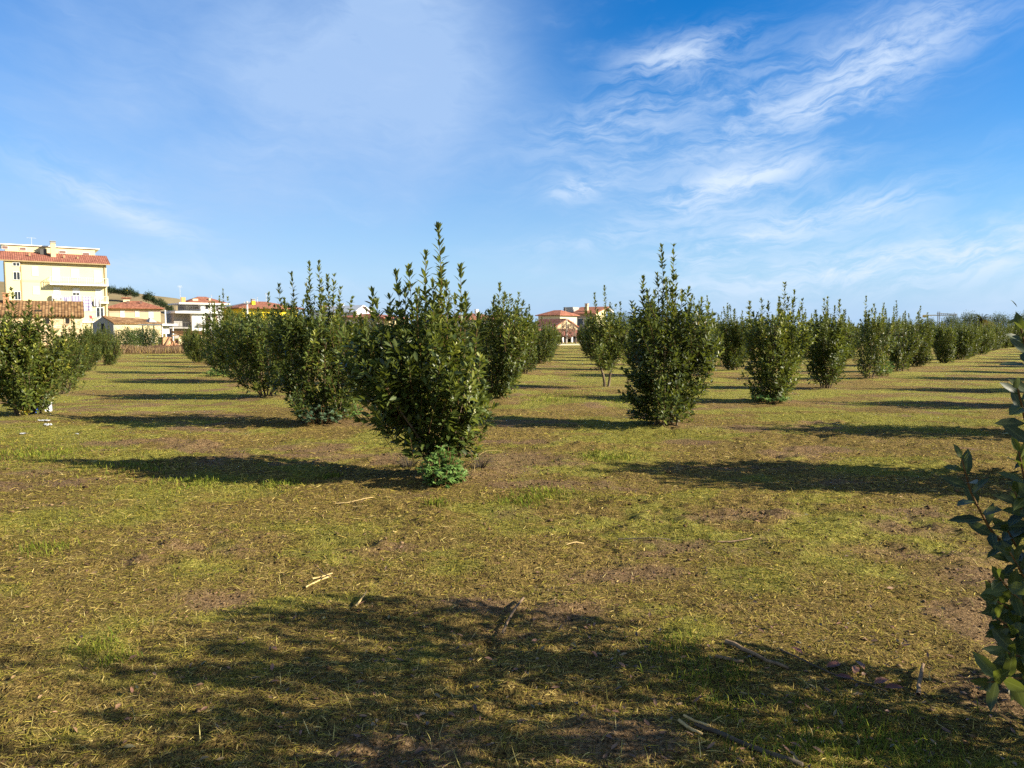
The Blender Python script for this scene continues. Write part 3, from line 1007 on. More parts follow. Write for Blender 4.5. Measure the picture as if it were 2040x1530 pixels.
for pix, d0, d1, n in [([(2012, 1100), (2040, 1150), (2080, 1200), (2140, 1260)], 2.1, 2.3, 20), ([(1982, 1195), (2015, 1215), (2060, 1250), (2140, 1290)], 2.05, 2.3, 20), ([(2005, 1300), (2040, 1310), (2090, 1330), (2170, 1350)], 2.0, 2.2, 20), ([(2022, 980), (2045, 1040), (2075, 1110), (2120, 1200)], 2.1, 2.3, 22),
                       ([(1916, 915), (1935, 985), (1975, 1060), (2030, 1115), (2110, 1190)], 2.15, 2.3, 24),
                       ([(2005, 1052), (2025, 1090), (2060, 1140), (2110, 1190)], 2.2, 2.3, 12),
                       ([(2034, 655), (2050, 720), (2065, 860), (2080, 1000), (2120, 1150)], 2.1, 2.35, 30),
                       ([(2028, 775), (2045, 850), (2070, 950), (2110, 1100)], 2.0, 2.3, 20),
                       ([(1990, 1150), (2020, 1185), (2070, 1230), (2150, 1300)], 2.0, 2.25, 18),
                       ([(1985, 1230), (2030, 1262), (2090, 1300), (2180, 1350)], 2.05, 2.3, 18),
                       ([(1968, 1360), (2005, 1352), (2060, 1350), (2180, 1370)], 1.85, 2.2, 20),
                       ([(2030, 900), (2050, 1000), (2080, 1100), (2130, 1250)], 2.0, 2.3, 24),
                       ([(2000, 1250), (2060, 1240), (2150, 1260)], 2.05, 2.3, 16)]:
    a = Acc()
    sprig(a, pix, d0, d1, n, .088, .03 if d0 < 1.9 else .08)  # low tone darkens the leaf colour in place of the crown's shade
    sh.append(a)
place_bush('laurel_bush', (nx_, ny_, 0), 0, (fo, st, sh), 'dark laurel bush close to the viewer whose shaded sprigs reach in over the near ground', GROUP)
for o_ in COL.objects:
    if o_.parent is not None and abs(o_.parent.location.x - nx_) < 1e-4 and o_.name.startswith('leafy_shoot'):
        pass


# ------------------------------------------------------------------ weeds
def weed(name, loc, r, h, n, mat, label, seed, L=.09, lobed=True):
    global rng
    keep, rng = rng, np.random.default_rng(seed)
    ac = Acc()
    for k in range(n):
        az = rng.uniform(0, 6.28); rr = r * math.sqrt(rng.random())
        hh = h * (1 - .5 * (rr / r) ** 2) * rng.uniform(.55, 1.0)
        p0 = np.array([.55 * rr * math.cos(az), .55 * rr * math.sin(az), 0.0]); p1 = np.array([rr * math.cos(az), rr * math.sin(az), hh])
        ac.tube([p0, (p0 + p1) / 2 + [0, 0, .03], p1], [.004, .0035, .002], 4, .4, 1)
        m = int(6 + 10 * hh)
        t = rng.uniform(.25, 1, m)
        P = p0 + (p1 - p0) * t[:, None]
        a2 = rng.uniform(0, 6.28, m)
        D = norm(np.stack([np.cos(a2), np.sin(a2), rng.uniform(-.25, .7, m)], -1))
        U = norm(np.array([0, 0, 1.0]) + rng.normal(0, .35, (m, 3)))
        LL = L * rng.uniform(.6, 1.2, m)
        rn = np.clip(rng.normal(.45, .2, m), 0, .9)
        ac.leaves(P, D, U, LL, LL * .34, rn, .25, .1)
        if lobed:       # finger-like side lobes
            S = np.cross(D, U)
            for sgn in (-1, 1):
                for q, f in ((.3, .6), (.6, .45)):
                    ac.leaves(P + D * (LL * q)[:, None], norm(D * .75 + S * sgn), U, LL * f, LL * f * .36, rn, .2, .1)
    o = empty(name, loc, 0, label, 'plant')
    me = ac.mesh('foliage')
    link('foliage', me, [mat, M_SHOOT], o)
    rng = keep
    return o


gz = lambda x, y: float(ground_h(x, y)) - .01
x, y = at_ground(880, 968)
weed('leafy_weed', (x, y, gz(x, y)), .26, .47, 60, M_WEED, 'bright bluish green lobed weed at the foot of the tall nearest bush', 5)
x, y = at_ground(640, 846)
weed('leafy_weed', (x, y, gz(x, y)), .48, .42, 85, M_GREYWEED, 'grey-green weeds ringing the base of the yellowish six-shoot bush', 6, .08)
x, y = at_ground(690, 835)
weed('leafy_weed', (x, y, gz(x, y)), .3, .45, 45, M_WEED, 'green weed on the sunny side of the yellowish six-shoot bush', 7, .08)
x, y = at_ground(1532, 802)
weed('leafy_weed', (x, y, gz(x, y)), .5, .25, 55, M_WEED, 'low green weeds under the yellow-green bush behind the two-shoot bush', 8, .08)
x, y = at_ground(1758, 750)
weed('leafy_weed', (x, y, gz(x, y)), .35, .75, 40, M_WEED, 'tall light green weed between two bushes of the long dark row', 9, .1)
x, y = at_ground(432, 750)
weed('leafy_weed', (x, y, gz(x, y)), .5, .35, 40, M_WEED, 'small bluish weed under the dark row that recedes to the white house', 10, .1)
for (px, py, r_, lab) in [(815, 930, .2, 'dry brown twiggy weed in the shade beside the nearest bush trunk'), (955, 935, .17, 'dry brown weed under the arched twig beside the nearest bush'), (1275, 832, .3, 'dead brown weed stems at the base of the two-shoot bush')]:
    x, y = at_ground(px, py)
    ac = Acc()
    for k in range(70):
        az = random.uniform(0, 6.28); q = r_ * math.sqrt(random.random())
        p1 = np.array([q * math.cos(az) * 1.2, q * math.sin(az), random.uniform(.03, .9 * r_)])
        ac.tube([[q * .3 * math.cos(az), q * .3 * math.sin(az), 0], p1 * .6 + [0, 0, .03], p1], [.003, .0025, .0015], 3)
    o = link('dry_weed', ac.mesh('dry_weed'), M_DARKWOOD)
    o.location = (x, y, gz(x, y))
    tag(o, lab, 'plant')

# ------------------------------------------------------------------ buildings
c1 = lambda x, y: (x / 5.1, 440 + y / 5.1)
c2 = lambda x, y: (340 + x / 5.667, 560 + y / 5.667)
c3 = lambda x, y: (660 + x / 6.8, 570 + y / 6.8)
c4 = lambda x, y: (1020 + x / 8.5, 580 + y / 8.5)


class Fac:
    """a building's local frame: x along the front, y inward, z up, standing on the ground"""
    def __init__(s, name, pL, dL, pR, dR, label, cat='house'):
        A, B = at(pL, 660, dL)[:2], at(pR, 660, dR)[:2]
        s.A, s.L = A, float(np.linalg.norm(B - A))
        s.u = (B - A) / s.L
        s.w = np.array([-s.u[1], s.u[0]])
        s.root = empty(name, (A[0], A[1], 0), math.atan2(s.u[1], s.u[0]), label, cat)

    def uz(s, p, off=0.0):
        r = ray(*p)
        k = np.dot(s.A + off * s.w, s.w) / np.dot(r[:2], s.w)
        q = r * k
        return float(np.dot(q[:2] - s.A, s.u)), float(CAM_H + q[2])

    def rect(s, p, q, off=0.0):
        a, b = s.uz(p, off), s.uz(q, off)
        return min(a[0], b[0]), max(a[0], b[0]), min(a[1], b[1]), max(a[1], b[1])

    def mb(s, name, mat, parent=None):
        return lambda m: m.build(name, mat, parent or s.root)

    def world(s, x, y, z=0.0):
        q = s.A + s.u * x + s.w * y
        return np.array([q[0], q[1], z])

    def depth(s, px):
        """how far the side wall runs back before it meets the sight line at px"""
        k = (px - 1020) / FPX
        return float((k * s.A[1] - s.A[0]) / (s.w[0] - k * s.w[1]))

    def window(s, p, q, pane, frame, name='window', off=0.0, pname='pane', bars=0, fw=.07, lab=None):
        x0, x1, z0, z1 = s.rect(p, q, off)
        f = MB()
        f.box(x0 - fw, x0, off - .06, off + .1, z0 - fw, z1 + fw).box(x1, x1 + fw, off - .06, off + .1, z0 - fw, z1 + fw)
        f.box(x0, x1, off - .06, off + .1, z1, z1 + fw).box(x0, x1, off - .09, off + .1, z0 - fw, z0)
        for k in range(bars):
            xb = x0 + (x1 - x0) * (k + 1) / (bars + 1)
            f.box(xb - .03, xb + .03, off - .045, off + .05, z0, z1)
        o = f.build(name, frame, s.root)
        MB().box(x0, x1, off - .02, off + .08, z0, z1).build(pname, pane, o)
        return o

    def railing(s, x0, x1, y0, y1, z0, z1, mat, n=14, r=.018, name='railing'):
        m = MB()
        for zz in (z1, z0 + .12):
            m.bar((x0, y0, zz), (x1, y0, zz), r).bar((x0, y0, zz), (x0, y1, zz), r).bar((x1, y0, zz), (x1, y1, zz), r)
        for k in range(n + 1):
            x = x0 + (x1 - x0) * k / n
            m.bar((x, y0, z0), (x, y0, z1), r * (.7 if k % 4 else 1.4))
        for k in (1, 2):
            y = y0 + (y1 - y0) * k / 3
            m.bar((x0, y, z0), (x0, y, z1), r * .7).bar((x1, y, z0), (x1, y, z1), r * .7)
        return m.build(name, mat, s.root)


W_YEL = plain('cream_yellow_render', (0.585, 0.51, 0.285), .85, .035, .35)
W_CREAM = plain('cream_render', (0.54, 0.43, 0.24), .85, .05, .4)
W_PALE = plain('pale_cream_render', (0.58, 0.51, 0.33), .85, .04, .4)
W_PINK = plain('pinkish_beige_render', (0.50, 0.36, 0.24), .85, .05, .5)
W_WHITE = plain('white_render', (0.64, 0.64, 0.63), .8, .03, .4)
W_GREY = plain('grey_cement_shade', (0.30, 0.29, 0.27), .9, .12, .8)  # cement grey, also serving as painted shade on some walls
W_MAUVE_SHADE = plain('mauve_shade_render', (0.42, 0.37, 0.36), .9, .07, .5)  # shade is painted into this colour for walls away from the sun
W_BRIGHT = plain('bright_yellow_render', (0.75, 0.56, 0.02), .8, .03, .4)
TRIM = plain('white_trim', (0.66, 0.65, 0.60), .7, .02, 1)
SHUT_W = plain('white_shutter', (0.62, 0.62, 0.60), .6, .02, 2)
SHUT_G = plain('grey_shutter', (0.52, 0.51, 0.46), .6, .04, 2)
SHUT_R = plain('red_brown_shutter', (0.26, 0.10, 0.07), .6, .06, 2)
SHUT_B = plain('brown_shutter', (0.17, 0.10, 0.08), .6, .06, 2)
METAL_P = plain('pale_railing_paint', (0.66, 0.62, 0.46), .5, .05, 2)
METAL_D = plain('dark_railing_paint', (0.07, 0.065, 0.06), .5, .05, 2)
METAL_G = plain('galvanised_steel', (0.42, 0.43, 0.44), .45, .06, 3, .3)
CONC = plain('pole_concrete', (0.46, 0.43, 0.38), .9, .06, 3)
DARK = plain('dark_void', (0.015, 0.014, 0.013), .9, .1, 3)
COPPER = plain('downpipe_brown', (0.30, 0.22, 0.11), .5, .08, 2)
T_RED = tile_mat('red_roof_tile', (0.25, 0.098, 0.058), (0.33, 0.15, 0.095))
T_REDX = tile_mat('red_roof_tile_side', (0.29, 0.112, 0.065), (0.37, 0.17, 0.105), 'y')
T_PINK = tile_mat('brown_red_roof_tile', (0.23, 0.085, 0.055), (0.29, 0.125, 0.085), 'x', .3, .4)
T_OLD = tile_mat('old_mottled_roof_tile', (0.17, 0.092, 0.038), (0.30, 0.19, 0.09), 'x', .30, .42)


def stone_mat(name, c1_, c2_, c3_, sc_=2.2):
    m, t, b, o = new_mat(name)
    tc = t.node('ShaderNodeTexCoord').outputs['Object']
    vo = t.node('ShaderNodeTexVoronoi', {'Vector': t.mapping(tc, (sc_, sc_, sc_ * 1.7)), 'Scale': 1.6})
    ed = t.node('ShaderNodeTexVoronoi', {'Vector': t.mapping(tc, (sc_, sc_, sc_ * 1.7)), 'Scale': 1.6}, feature='DISTANCE_TO_EDGE')
    sp = t.node('ShaderNodeSeparateColor', {0: vo.outputs['Color']})
    c = t.ramp(sp.outputs[0], [(0.1, c1_), (.5, c2_), (.9, c3_)])
    n = t.noise(tc, 1.2, 6, .65)
    c = t.mix(t.sstep(n, .45, .62), c, (*c2_, 1))
    t.l.new(c, b.inputs['Base Color'])
    b.inputs['Roughness'].default_value = .95
    b.inputs['Specular IOR Level'].default_value = .1
    bump(t, t.sstep(ed.outputs[0], 0, .09), .8, .03, b)
    return m


STONE = stone_mat('rubble_stone', (0.40, 0.27, 0.15), (0.56, 0.43, 0.26), (0.66, 0.53, 0.34))
BRICK = stone_mat('old_brick', (0.34, 0.15, 0.075), (0.45, 0.23, 0.12), (0.52, 0.32, 0.19), 5)


def antenna(parent, x, y, z, h, mat, arms=3, span=.9):
    m = MB().bar((x, y, z), (x, y, z + h), .025)
    for k in range(arms):
        zz = z + h - .12 - .22 * k
        m.bar((x - span / 2, y, zz), (x + span / 2, y, zz), .018)
        for q in range(5):
            xx = x - span / 2 + span * q / 4
            m.bar((xx, y - .2, zz), (xx, y + .2, zz), .012)
    return m.build('antenna', mat, parent)


def chimney(parent, x0, x1, y0, y1, z0, z1, mat, cap=None):
    o = MB().box(x0, x1, y0, y1, z0, z1).build('chimney', mat, parent)
    e = .08
    m = MB().box(x0 - e, x1 + e, y0 - e, y1 + e, z1 + .003, z1 + .09)
    m.box(x0 + .03, x1 - .03, y0 + .03, y1 - .03, z1 + .09, z1 + .26).box(x0 - e, x1 + e, y0 - e, y1 + e, z1 + .263, z1 + .34)
    m.build('chimney_cap', cap or mat, o)
    return o


# ---- the large yellow apartment building
F = Fac('apartment_building', 14, 119, 216.5, 127, 'large cream yellow apartment building with long balcony and set-back top floor', 'building')
L = F.L
ZE = 12.85
DEP = 11
F.mb('wall', W_YEL)(MB().box(0, L, 0, DEP, -1, ZE))
xs0, xs1, _, _ = F.rect(c1(85, 420), c1(214, 800))
F.mb('stairwell_wall', W_YEL)(MB().box(0.02, xs1, -.35, -.002, -1, ZE - .35))
xa = xs1 + .35
zt = F.uz(c1(965, 350), 4.2)[1]
ov = .55
m = MB()
m.slab((-ov, -ov, ZE - .18), (L + ov, -ov, ZE - .18), (L + ov, 4.2, zt), (-ov, 4.2, zt), .22)
roof = F.mb('roof', T_PINK)(m)
F.mb('eave_trim', COPPER)(MB().box(-ov, L + ov, -ov - .14, -ov + .0, ZE - .42, ZE - .25))
m = MB().poly([(0, 0, ZE), (0, 4.2, ZE), (0, 4.2, zt - .25), (L, 0, ZE), (L, 4.2, ZE), (L, 4.2, zt - .25)], ((0, 1, 2), (5, 4, 3), (1, 4, 5, 2), (0, 2, 5, 3)))
F.mb('gable_wall', W_YEL)(m)
za = F.uz(c1(985, 295), 3.6)[1]
xr = F.uz(c1(965, 330), 4.2)[0]
F.mb('attic_wall', W_YEL)(MB().box(.3, xr, 4.22, DEP, ZE + .01, za + .13))
F.mb('attic_roof', TRIM)(MB().box(-.3, xr + .7, 3.95, DEP + .6, za + .135, za + .28))
for a, b in (((20, 255), (80, 285)), ((200, 270), (262, 299)), ((600, 303), (668, 331)), ((840, 323), (905, 349))):
    F.window(c1(*a), c1(*b), SHUT_B, TRIM, off=4.2, pname='shutter', fw=.05)
xc0, xc1, _, zc = F.rect(c1(512, 225), c1(568, 360), 2.2)
chimney(roof, xc0, xc1, 2.0, 2.9, ZE + .5, zc, W_CREAM, W_GREY)
xv0, xv1, zv0, zv1 = F.rect(c1(405, 286), c1(475, 315), 3.3)
MB().box(xv0, xv1, 3.0, 3.7, zv0 - .5, zv1).build('roof_vent', METAL_D, roof)
for q in ((300, 335), (650, 356), (790, 372)):
    x_, z_ = F.uz(c1(*q), 1.8)
    MB().box(x_ - .12, x_ + .12, 1.6, 1.95, z_ - .35, z_ + .1).build('roof_vent', COPPER, roof)
xn, zn = F.uz(c1(320, 190), 6)
antenna(F.root, xn, 6, za + .28, zn - za + .1, METAL_G, 1, 1.3)
# openings
for a, b in (((132, 425), (198, 458)), ((137, 520), (203, 598)), ((150, 720), (210, 800))):
    F.window(c1(*a), c1(*b), GLASS, TRIM, off=-.35, bars=1)
for a, b, p_ in (((325, 466), (385, 555), SHUT_G), ((337, 668), (396, 745), SHUT_G), ((530, 480), (605, 612), SHUT_W), ((726, 491), (800, 578), SHUT_W), ((955, 508), (1028, 640), SHUT_W),
                 ((545, 675), (610, 752), SHUT_W), ((740, 685), (806, 730), SHUT_W), ((972, 695), (1035, 830), SHUT_W)):
    F.window(c1(*a), c1(*b), p_, TRIM, name='window', pname='shutter', fw=.05)
F.window(c1(740, 732), c1(806, 756), GLASS, TRIM, bars=1)
F.window(c1(930, 816), c1(951, 866), GLASS, TRIM, fw=.05)
F.window(c1(980, 884), c1(1050, 985), GLASS, TRIM, name='french_door', bars=1, fw=.12)
# balconies
xb0, xb1, zb, _ = F.rect(c1(470, 640), c1(1100, 640), -1.3)
zb = F.uz(c1(780, 648), -1.3)[1]
bal = F.mb('balcony', TRIM)(MB().box(xb0 + .5, L + .1, -1.3, -.003, zb - .12, zb + .12))
F.railing(xb0 + .55, L + .05, -1.25, -.02, zb + .12, zb + 1.15, METAL_P, 26, .022)
xb0, xb1, _, _ = F.rect(c1(1012, 832), c1(1105, 832), -1.0)
zb = F.uz(c1(1060, 832), -1.0)[1]
F.mb('balcony', TRIM)(MB().box(xb0, xb1, -1.0, -.003, zb - .12, zb + .1))
F.railing(xb0 + .05, xb1 - .05, -.95, -.02, zb + .1, zb + 1.05, METAL_P, 8, .02)
# downpipes
for x_ in (.12, xs1 + .16, L - .28):
    F.mb('downpipe', COPPER)(MB().box(x_ - .06, x_ + .06, -.50 if x_ < 1 else -.14, -.38 if x_ < 1 else -.02, .2, ZE - .45))
# stringcourse
F.mb('stringcourse', W_CREAM)(MB().box(xa, L, -.03, .0, *[F.uz(c1(350, v))[1] for v in (622, 600)]))
# terrace block
OFF = -5
x0, x1, z0, z1 = F.rect(c1(846, 1022), c1(1052, 1185), OFF)
F.mb('terrace_wall', W_YEL)(MB().box(x0, x1, OFF, -.004, -1, z1 - .2))
F.mb('terrace_slab', TRIM)(MB().box(x0 - .15, x1 + .15, OFF - .2, -.004, z1 - .197, z1 + .05))
F.window(c1(992, 1056), c1(1046, 1136), SHUT_R, SHUT_R, off=OFF, pname='shutter')
TERR = (F, z1 + .05, OFF)
# satellite dish
x_, z_ = F.uz(c1(530, 765), -.5)
ac = Acc()
for k in range(5):
    pass
dish = MB()
N_ = 14
pts = [(x_ + .55, -.55, z_)] + [(x_ + .55 + .55 * math.cos(2 * math.pi * k / N_), -.75 + .05 * math.sin(2 * math.pi * k / N_), z_ + .55 * math.sin(2 * math.pi * k / N_)) for k in range(N_)] + [(x_ + .55, -.45, z_)]
dish.poly(pts, [(0, 1 + k, 1 + (k + 1) % N_) for k in range(N_)] + [(N_ + 1, 1 + (k + 1) % N_, 1 + k) for k in range(N_)])
dish.bar((x_ + .55, -.5, z_), (x_ + .55, 0, z_ - .2), .04).bar((x_ + .55, -.6, z_ - .45), (x_ + .55, -1.15, z_ - .1), .02)
F.mb('satellite_dish', SHUT_G)(dish)

# terrace furniture
FU_R = plain('red_plastic', (0.42, 0.03, 0.035), .4, .05, 3)


def chair(loc, rz, label):
    o = empty('garden_chair', tuple(loc), rz, label, 'chair', 'red chairs on the terrace')
    MB().box(-.25, .25, -.25, .25, .42, .47).build('seat', FU_R, o)
    MB().slab((-.25, .26, .47), (.25, .26, .47), (.25, .36, .95), (-.25, .36, .95), .04).build('backrest', FU_R, o)
    for sx in (-1, 1):
        for sy in (-1, 1):
            MB().bar((sx * .22, sy * .22, .42), (sx * .26, sy * .27, 0), .02).build('leg', FU_R, o)
    return o


for q, rz, lab in (((938, 1010), 1.2, 'red garden chair near the outer end of the white terrace'), ((1040, 1010), -1.4, 'red garden chair next to the grey gable at the terrace edge')):
    x_, _ = F.uz(c1(*q), OFF + 1.2)
    chair(F.world(x_, OFF + 1.2, TERR[1]), rz, lab)
x_, _ = F.uz(c1(990, 1010), OFF + 1.4)
o = empty('garden_table', tuple(F.world(x_, OFF + 1.4, TERR[1])), 0, 'small white garden table between red chairs on the terrace', 'table')
MB().box(-.45, .45, -.45, .45, .70, .74).build('tabletop', TRIM, o)
for sx in (-1, 1):
    for sy in (-1, 1):
        MB().bar((sx * .36, sy * .36, .70), (sx * .40, sy * .40, 0), .02).build('leg', METAL_G, o)

# laundry
C_WHITE = plain('white_cotton', (0.45, 0.44, 0.49), .9, .03, 2)
C_LILAC = plain('lilac_cotton', (0.30, 0.285, 0.42), .9, .03, 2)


def stripe_mat():
    m, t, b, o = new_mat('lilac_striped_cotton')
    z = t.node('ShaderNodeSeparateXYZ', {0: t.node('ShaderNodeTexCoord').outputs['Object']}).outputs[2]
    f = t.math('GREATER_THAN', t.math('FRACT', t.math('MULTIPLY', z, 1.9)), .55)
    t.l.new(t.mix(f, (0.40, 0.385, 0.47, 1), (0.26, 0.225, 0.38, 1)), b.inputs['Base Color'])
    b.inputs['Roughness'].default_value = .9
    return m


LY = -3.2
for k, (a, b, mat, lab, ph) in enumerate([((640, 768), (716, 812), C_LILAC, 'small pale cloth on the line next to the long lilac sheet', 0),
                                          ((722, 760), (833, 905), C_LILAC, 'long plain lilac sheet hanging on the line in front of the yellow building', 1),
                                          ((836, 765), (936, 916), stripe_mat(), 'lilac and white striped sheet hanging on the line', 2),
                                          ((955, 770), (1008, 868), C_WHITE, 'white towel on the line beside the striped sheet', 3),
                                          ((550, 752), (632, 800), C_WHITE, 'white cloth on the line above the barn roof beside the satellite dish', 4)]):
    x0, x1, z0, z1 = F.rect(c1(*a), c1(*b), LY)
    nxs, nzs = 14, 10
    U_, Z_ = np.meshgrid(np.linspace(0, 1, nxs), np.linspace(0, 1, nzs))
    yy = .10 * np.sin(U_ * 9 + ph * 2) * Z_ + .05 * np.sin(U_ * 21 + ph)
    Vt = np.stack([(x0 + (x1 - x0) * U_) - x0, yy, -(z1 - z0) * Z_ * (1 + .03 * np.sin(U_ * 5 + ph)) - .06 * np.sin(U_ * math.pi)], -1).reshape(-1, 3)
    Vt2 = np.concatenate([Vt, Vt + [0, .02, 0]])
    a_ = (np.arange(nzs - 1)[:, None] * nxs + np.arange(nxs - 1)[None]).ravel()
    q_ = np.stack([a_, a_ + nxs, a_ + nxs + 1, a_ + 1], -1)
    o = link('laundry_sheet', np_mesh('laundry_sheet', Vt2, np.concatenate([q_, q_[:, ::-1] + nxs * nzs]), None, {}, None, True), mat)
    o.location = tuple(F.world(x0, LY, z1)); o.rotation_euler = (0, 0, math.atan2(F.u[1], F.u[0]))
    tag(o, lab, 'laundry', 'washing on the line')
x0, x1, z0, z1 = F.rect(c1(530, 755), c1(1015, 768), LY)
root = empty('clothesline', tuple(F.world(x0, LY)), math.atan2(F.u[1], F.u[0]), 'clothesline on steel posts carrying sheets before the yellow building', 'clothesline')
for x_ in (0, x1 - x0):
    MB().bar((x_, 0, 0), (x_, 0, z1 + .35), .05).build('post', METAL_G, root)
MB().bar((0, 0, z1), (x1 - x0, 0, z1 + .02), .015).build('line', METAL_G, root)

# ---- old stone barn
F = Fac('stone_barn', -60, 77, 165, 82, 'old stone barn with a mottled tile roof and two small square windows', 'barn')
ze = F.uz(c1(600, 952))[1]
zr = F.uz(c1(600, 815), 3.6)[1]
F.mb('wall', STONE)(MB().box(0, F.L, 0, 7.2, -1, ze - .12))
m = MB().poly([(F.L, 0, ze - .12), (F.L, 7.2, ze - .12), (F.L, 3.6, zr - .2), (F.L - .4, 0, ze - .12), (F.L - .4, 7.2, ze - .12), (F.L - .4, 3.6, zr - .2)], ((0, 1, 2), (5, 4, 3), (0, 2, 5, 3), (1, 4, 5, 2)))
F.mb('gable_wall', STONE)(m)
m = MB().slab((-.3, -.35, ze - .1), (F.L + .2, -.35, ze - .1), (F.L + .2, 3.6, zr), (-.3, 3.6, zr), .16)
m.slab((F.L + .2, 7.55, ze - .1), (-.3, 7.55, ze - .1), (-.3, 3.602, zr - .002), (F.L + .2, 3.602, zr - .002), .16)
roof = F.mb('roof', T_OLD)(m)
m = MB()
for k in range(int(F.L / .30)):
    x_ = -.2 + k * .30
    m.bar((x_, -.44, ze - .12), (x_, -.2, ze - .04), .055)
m.build('eave_tile', T_OLD, roof)
x0, x1, z0, z1 = F.rect(c1(32, 745), c1(95, 850), 3.2)
chimney(roof, x0, x1, 2.7, 3.5, z0 - .6, z1 - .2, BRICK)
x_, z_ = F.uz(c1(392, 915), .9)
MB().box(x_ - .3, x_ + .3, .6, 1.2, z_ - .3, z_ + .12).build('roof_hole', DARK, roof)
for a, b in (((456, 990), (504, 1045)), ((662, 990), (708, 1046))):
    F.window(c1(*a), c1(*b), DARK, STONE, fw=.09)
F.mb('ledge', STONE)(MB().box(0, F.L, -.05, .0, 1.75, 1.85))

# ---- grey gabled shed with the long low cream wall
F = Fac('gabled_shed', 228, 95, 322, 100, 'low shed with grey shaded gable end and old tiles above a cream side wall', 'shed')
ze = F.uz(c1(1400, 1032))[1]
D_ = 5.4
zr = F.uz(c1(1105, 965), 2.7)[1]
F.mb('wall', W_CREAM)(MB().box(0.02, F.L, 0, D_, -1, ze - .1))
m = MB().poly([(0, 0, -1), (0, D_, -1), (0, D_, ze - .1), (0, D_ / 2, zr - .1), (0, 0, ze - .1), (-.1, 0, -1), (-.1, D_, -1), (-.1, D_, ze - .1), (-.1, D_ / 2, zr - .1), (-.1, 0, ze - .1)],
             ((0, 1, 2, 3, 4), (9, 8, 7, 6, 5), (0, 4, 9, 5), (4, 3, 8, 9), (3, 2, 7, 8), (2, 1, 6, 7)))
F.mb('gable_wall', W_GREY)(m)  # gable end lies in shade; the grey puts that into its colour
m = MB().slab((-.2, -.3, ze - .08), (F.L + .1, -.3, ze - .08), (F.L + .1, D_ / 2, ze + .45), (-.2, D_ / 2, zr), .12)
roof = F.mb('roof', T_OLD)(m)
m = MB().box(-.16, -.102, D_ / 2 - .3, D_ / 2 + .3, zr - 2.0, zr - 1.0)
F.mb('slit_window', DARK)(m)
# heap of old roofs behind the low wall
F.mb('ruined_roof', T_PINK)(MB().slab((.3, D_ / 2 + .1, ze - .2), (F.L * .45, D_ / 2 + .1, ze - .1), (F.L * .4, D_ / 2 + 1.5, ze + .75), (.6, D_ / 2 + 1.5, ze + .7), .1))
x_, z_ = F.uz(c1(1540, 990), .6)
F.mb('cowl', W_GREY)(MB().poly([(x_ - .55, .2, ze + .05), (x_ + .55, .2, ze + .05), (x_ + .55, 1.3, ze + .05), (x_ - .55, 1.3, ze + .05), (x_ - .1, .75, ze + .75)], ((3, 2, 1, 0), (0, 1, 4), (1, 2, 4), (2, 3, 4), (3, 0, 4))))

# ---- beige house with the red hipped roof
F = Fac('hipped_house', 219, 139, 321, 143, 'beige house with orange-red hipped roof behind the low shed')
ze = F.uz(c1(1400, 893))[1]
za = F.uz(c1(1270, 780), 4.5)[1]
F.mb('wall', W_PINK)(MB().box(0, F.L, 0, 9, -1, ze))
roof = F.mb('roof', T_RED)(MB().hip(-.7, F.L + .7, -.7, 9.7, ze + .003, za - .6, .15, 'x', 2.2))
x0, x1, z0, z1 = F.rect(c1(1232, 780), c1(1335, 803), 4.5)
MB().box(x0 + .3, x1 - .3, 3.9, 5.1, z0 - .8, z1 - .15).build('roof_dormer', W_PALE, roof)
MB().box(x0, x1, 3.6, 5.4, z1 - .147, z1 + .05).build('dormer_roof', T_RED, roof)
for q in (1300, 1432):
    x_, z_ = F.uz(c1(q, 822), 2.6)
    chimney(roof, x_ - .2, x_ + .2, 2.4, 2.8, z_ - 1.8, z_ - .2, SHUT_B)
for a, b in (((1225, 910), (1265, 985)), ((1375, 914), (1414, 974)), ((1512, 917), (1558, 985))):
    F.window(c1(*a), c1(*b), SHUT_W, TRIM, pname='shutter', fw=.06)

# ---- white apartment house
F = Fac('apartment_house', 383, 150, 453, 154, 'white three-storey house with stacked balconies and a red hipped roof')
z_sl = F.uz(c2(400, 355))[1]
z_rf = F.uz(c2(500, 258))[1]
xu = F.uz(c2(338, 300))[0]
F.mb('wall', W_WHITE)(MB().box(0, F.L, 0, 9, -1, z_sl - .2))
F.mb('floor_slab', W_WHITE)(MB().box(-3.2, F.L * .86, -.8, 9.4, z_sl - .197, z_sl + .25))
F.mb('upper_wall', W_WHITE)(MB().box(xu, F.L - .1, .05, 8.8, z_sl + .253, z_rf - .15))
F.mb('upper_back_wall', W_GREY)(MB().box(-.6, xu - .003, 2.2, 8.8, z_sl + .253, z_rf - .15))  # grey carries the shade behind the upper balcony
F.mb('eave_slab', TRIM)(MB().box(-2.4, F.L + .5, -.6, 9.4, z_rf - .147, z_rf + .15))
za = F.uz(c2(420, 215), 4)[1]
roof = F.mb('roof', T_RED)(MB().hip(xu - 2.6, F.L + .3, -.4, 9.2, z_rf + .153, za + .7, .05, 'x', 1.5))
MB().box(xu - 1.2, xu - .2, 1.0, 2.0, z_rf + .3, za + .1).build('chimney', W_PALE, roof)
MB().box(F.L * .55, F.L * .6, 1.5, 2.2, z_rf + .5, za + .3).build('chimney', W_PALE, roof)
antenna(F.root, -1.6, 2, z_rf, 3.6, METAL_G, 2, .9)
antenna(F.root, F.L * .72, 4, za - .4, 1.5, METAL_G, 1, .4)
F.mb('roof_tank', plain('orange_tank', (0.6, 0.28, 0.1), .6))(MB().box(-1.3, -.5, 2.5, 3.3, z_rf + .153, z_rf + 1.3))
F.mb('rear_wing', W_GREY)(MB().box(-3.0, -.004, 1.6, 9, -1, z_sl - .203))  # shaded side of the white house, its shade put into the grey
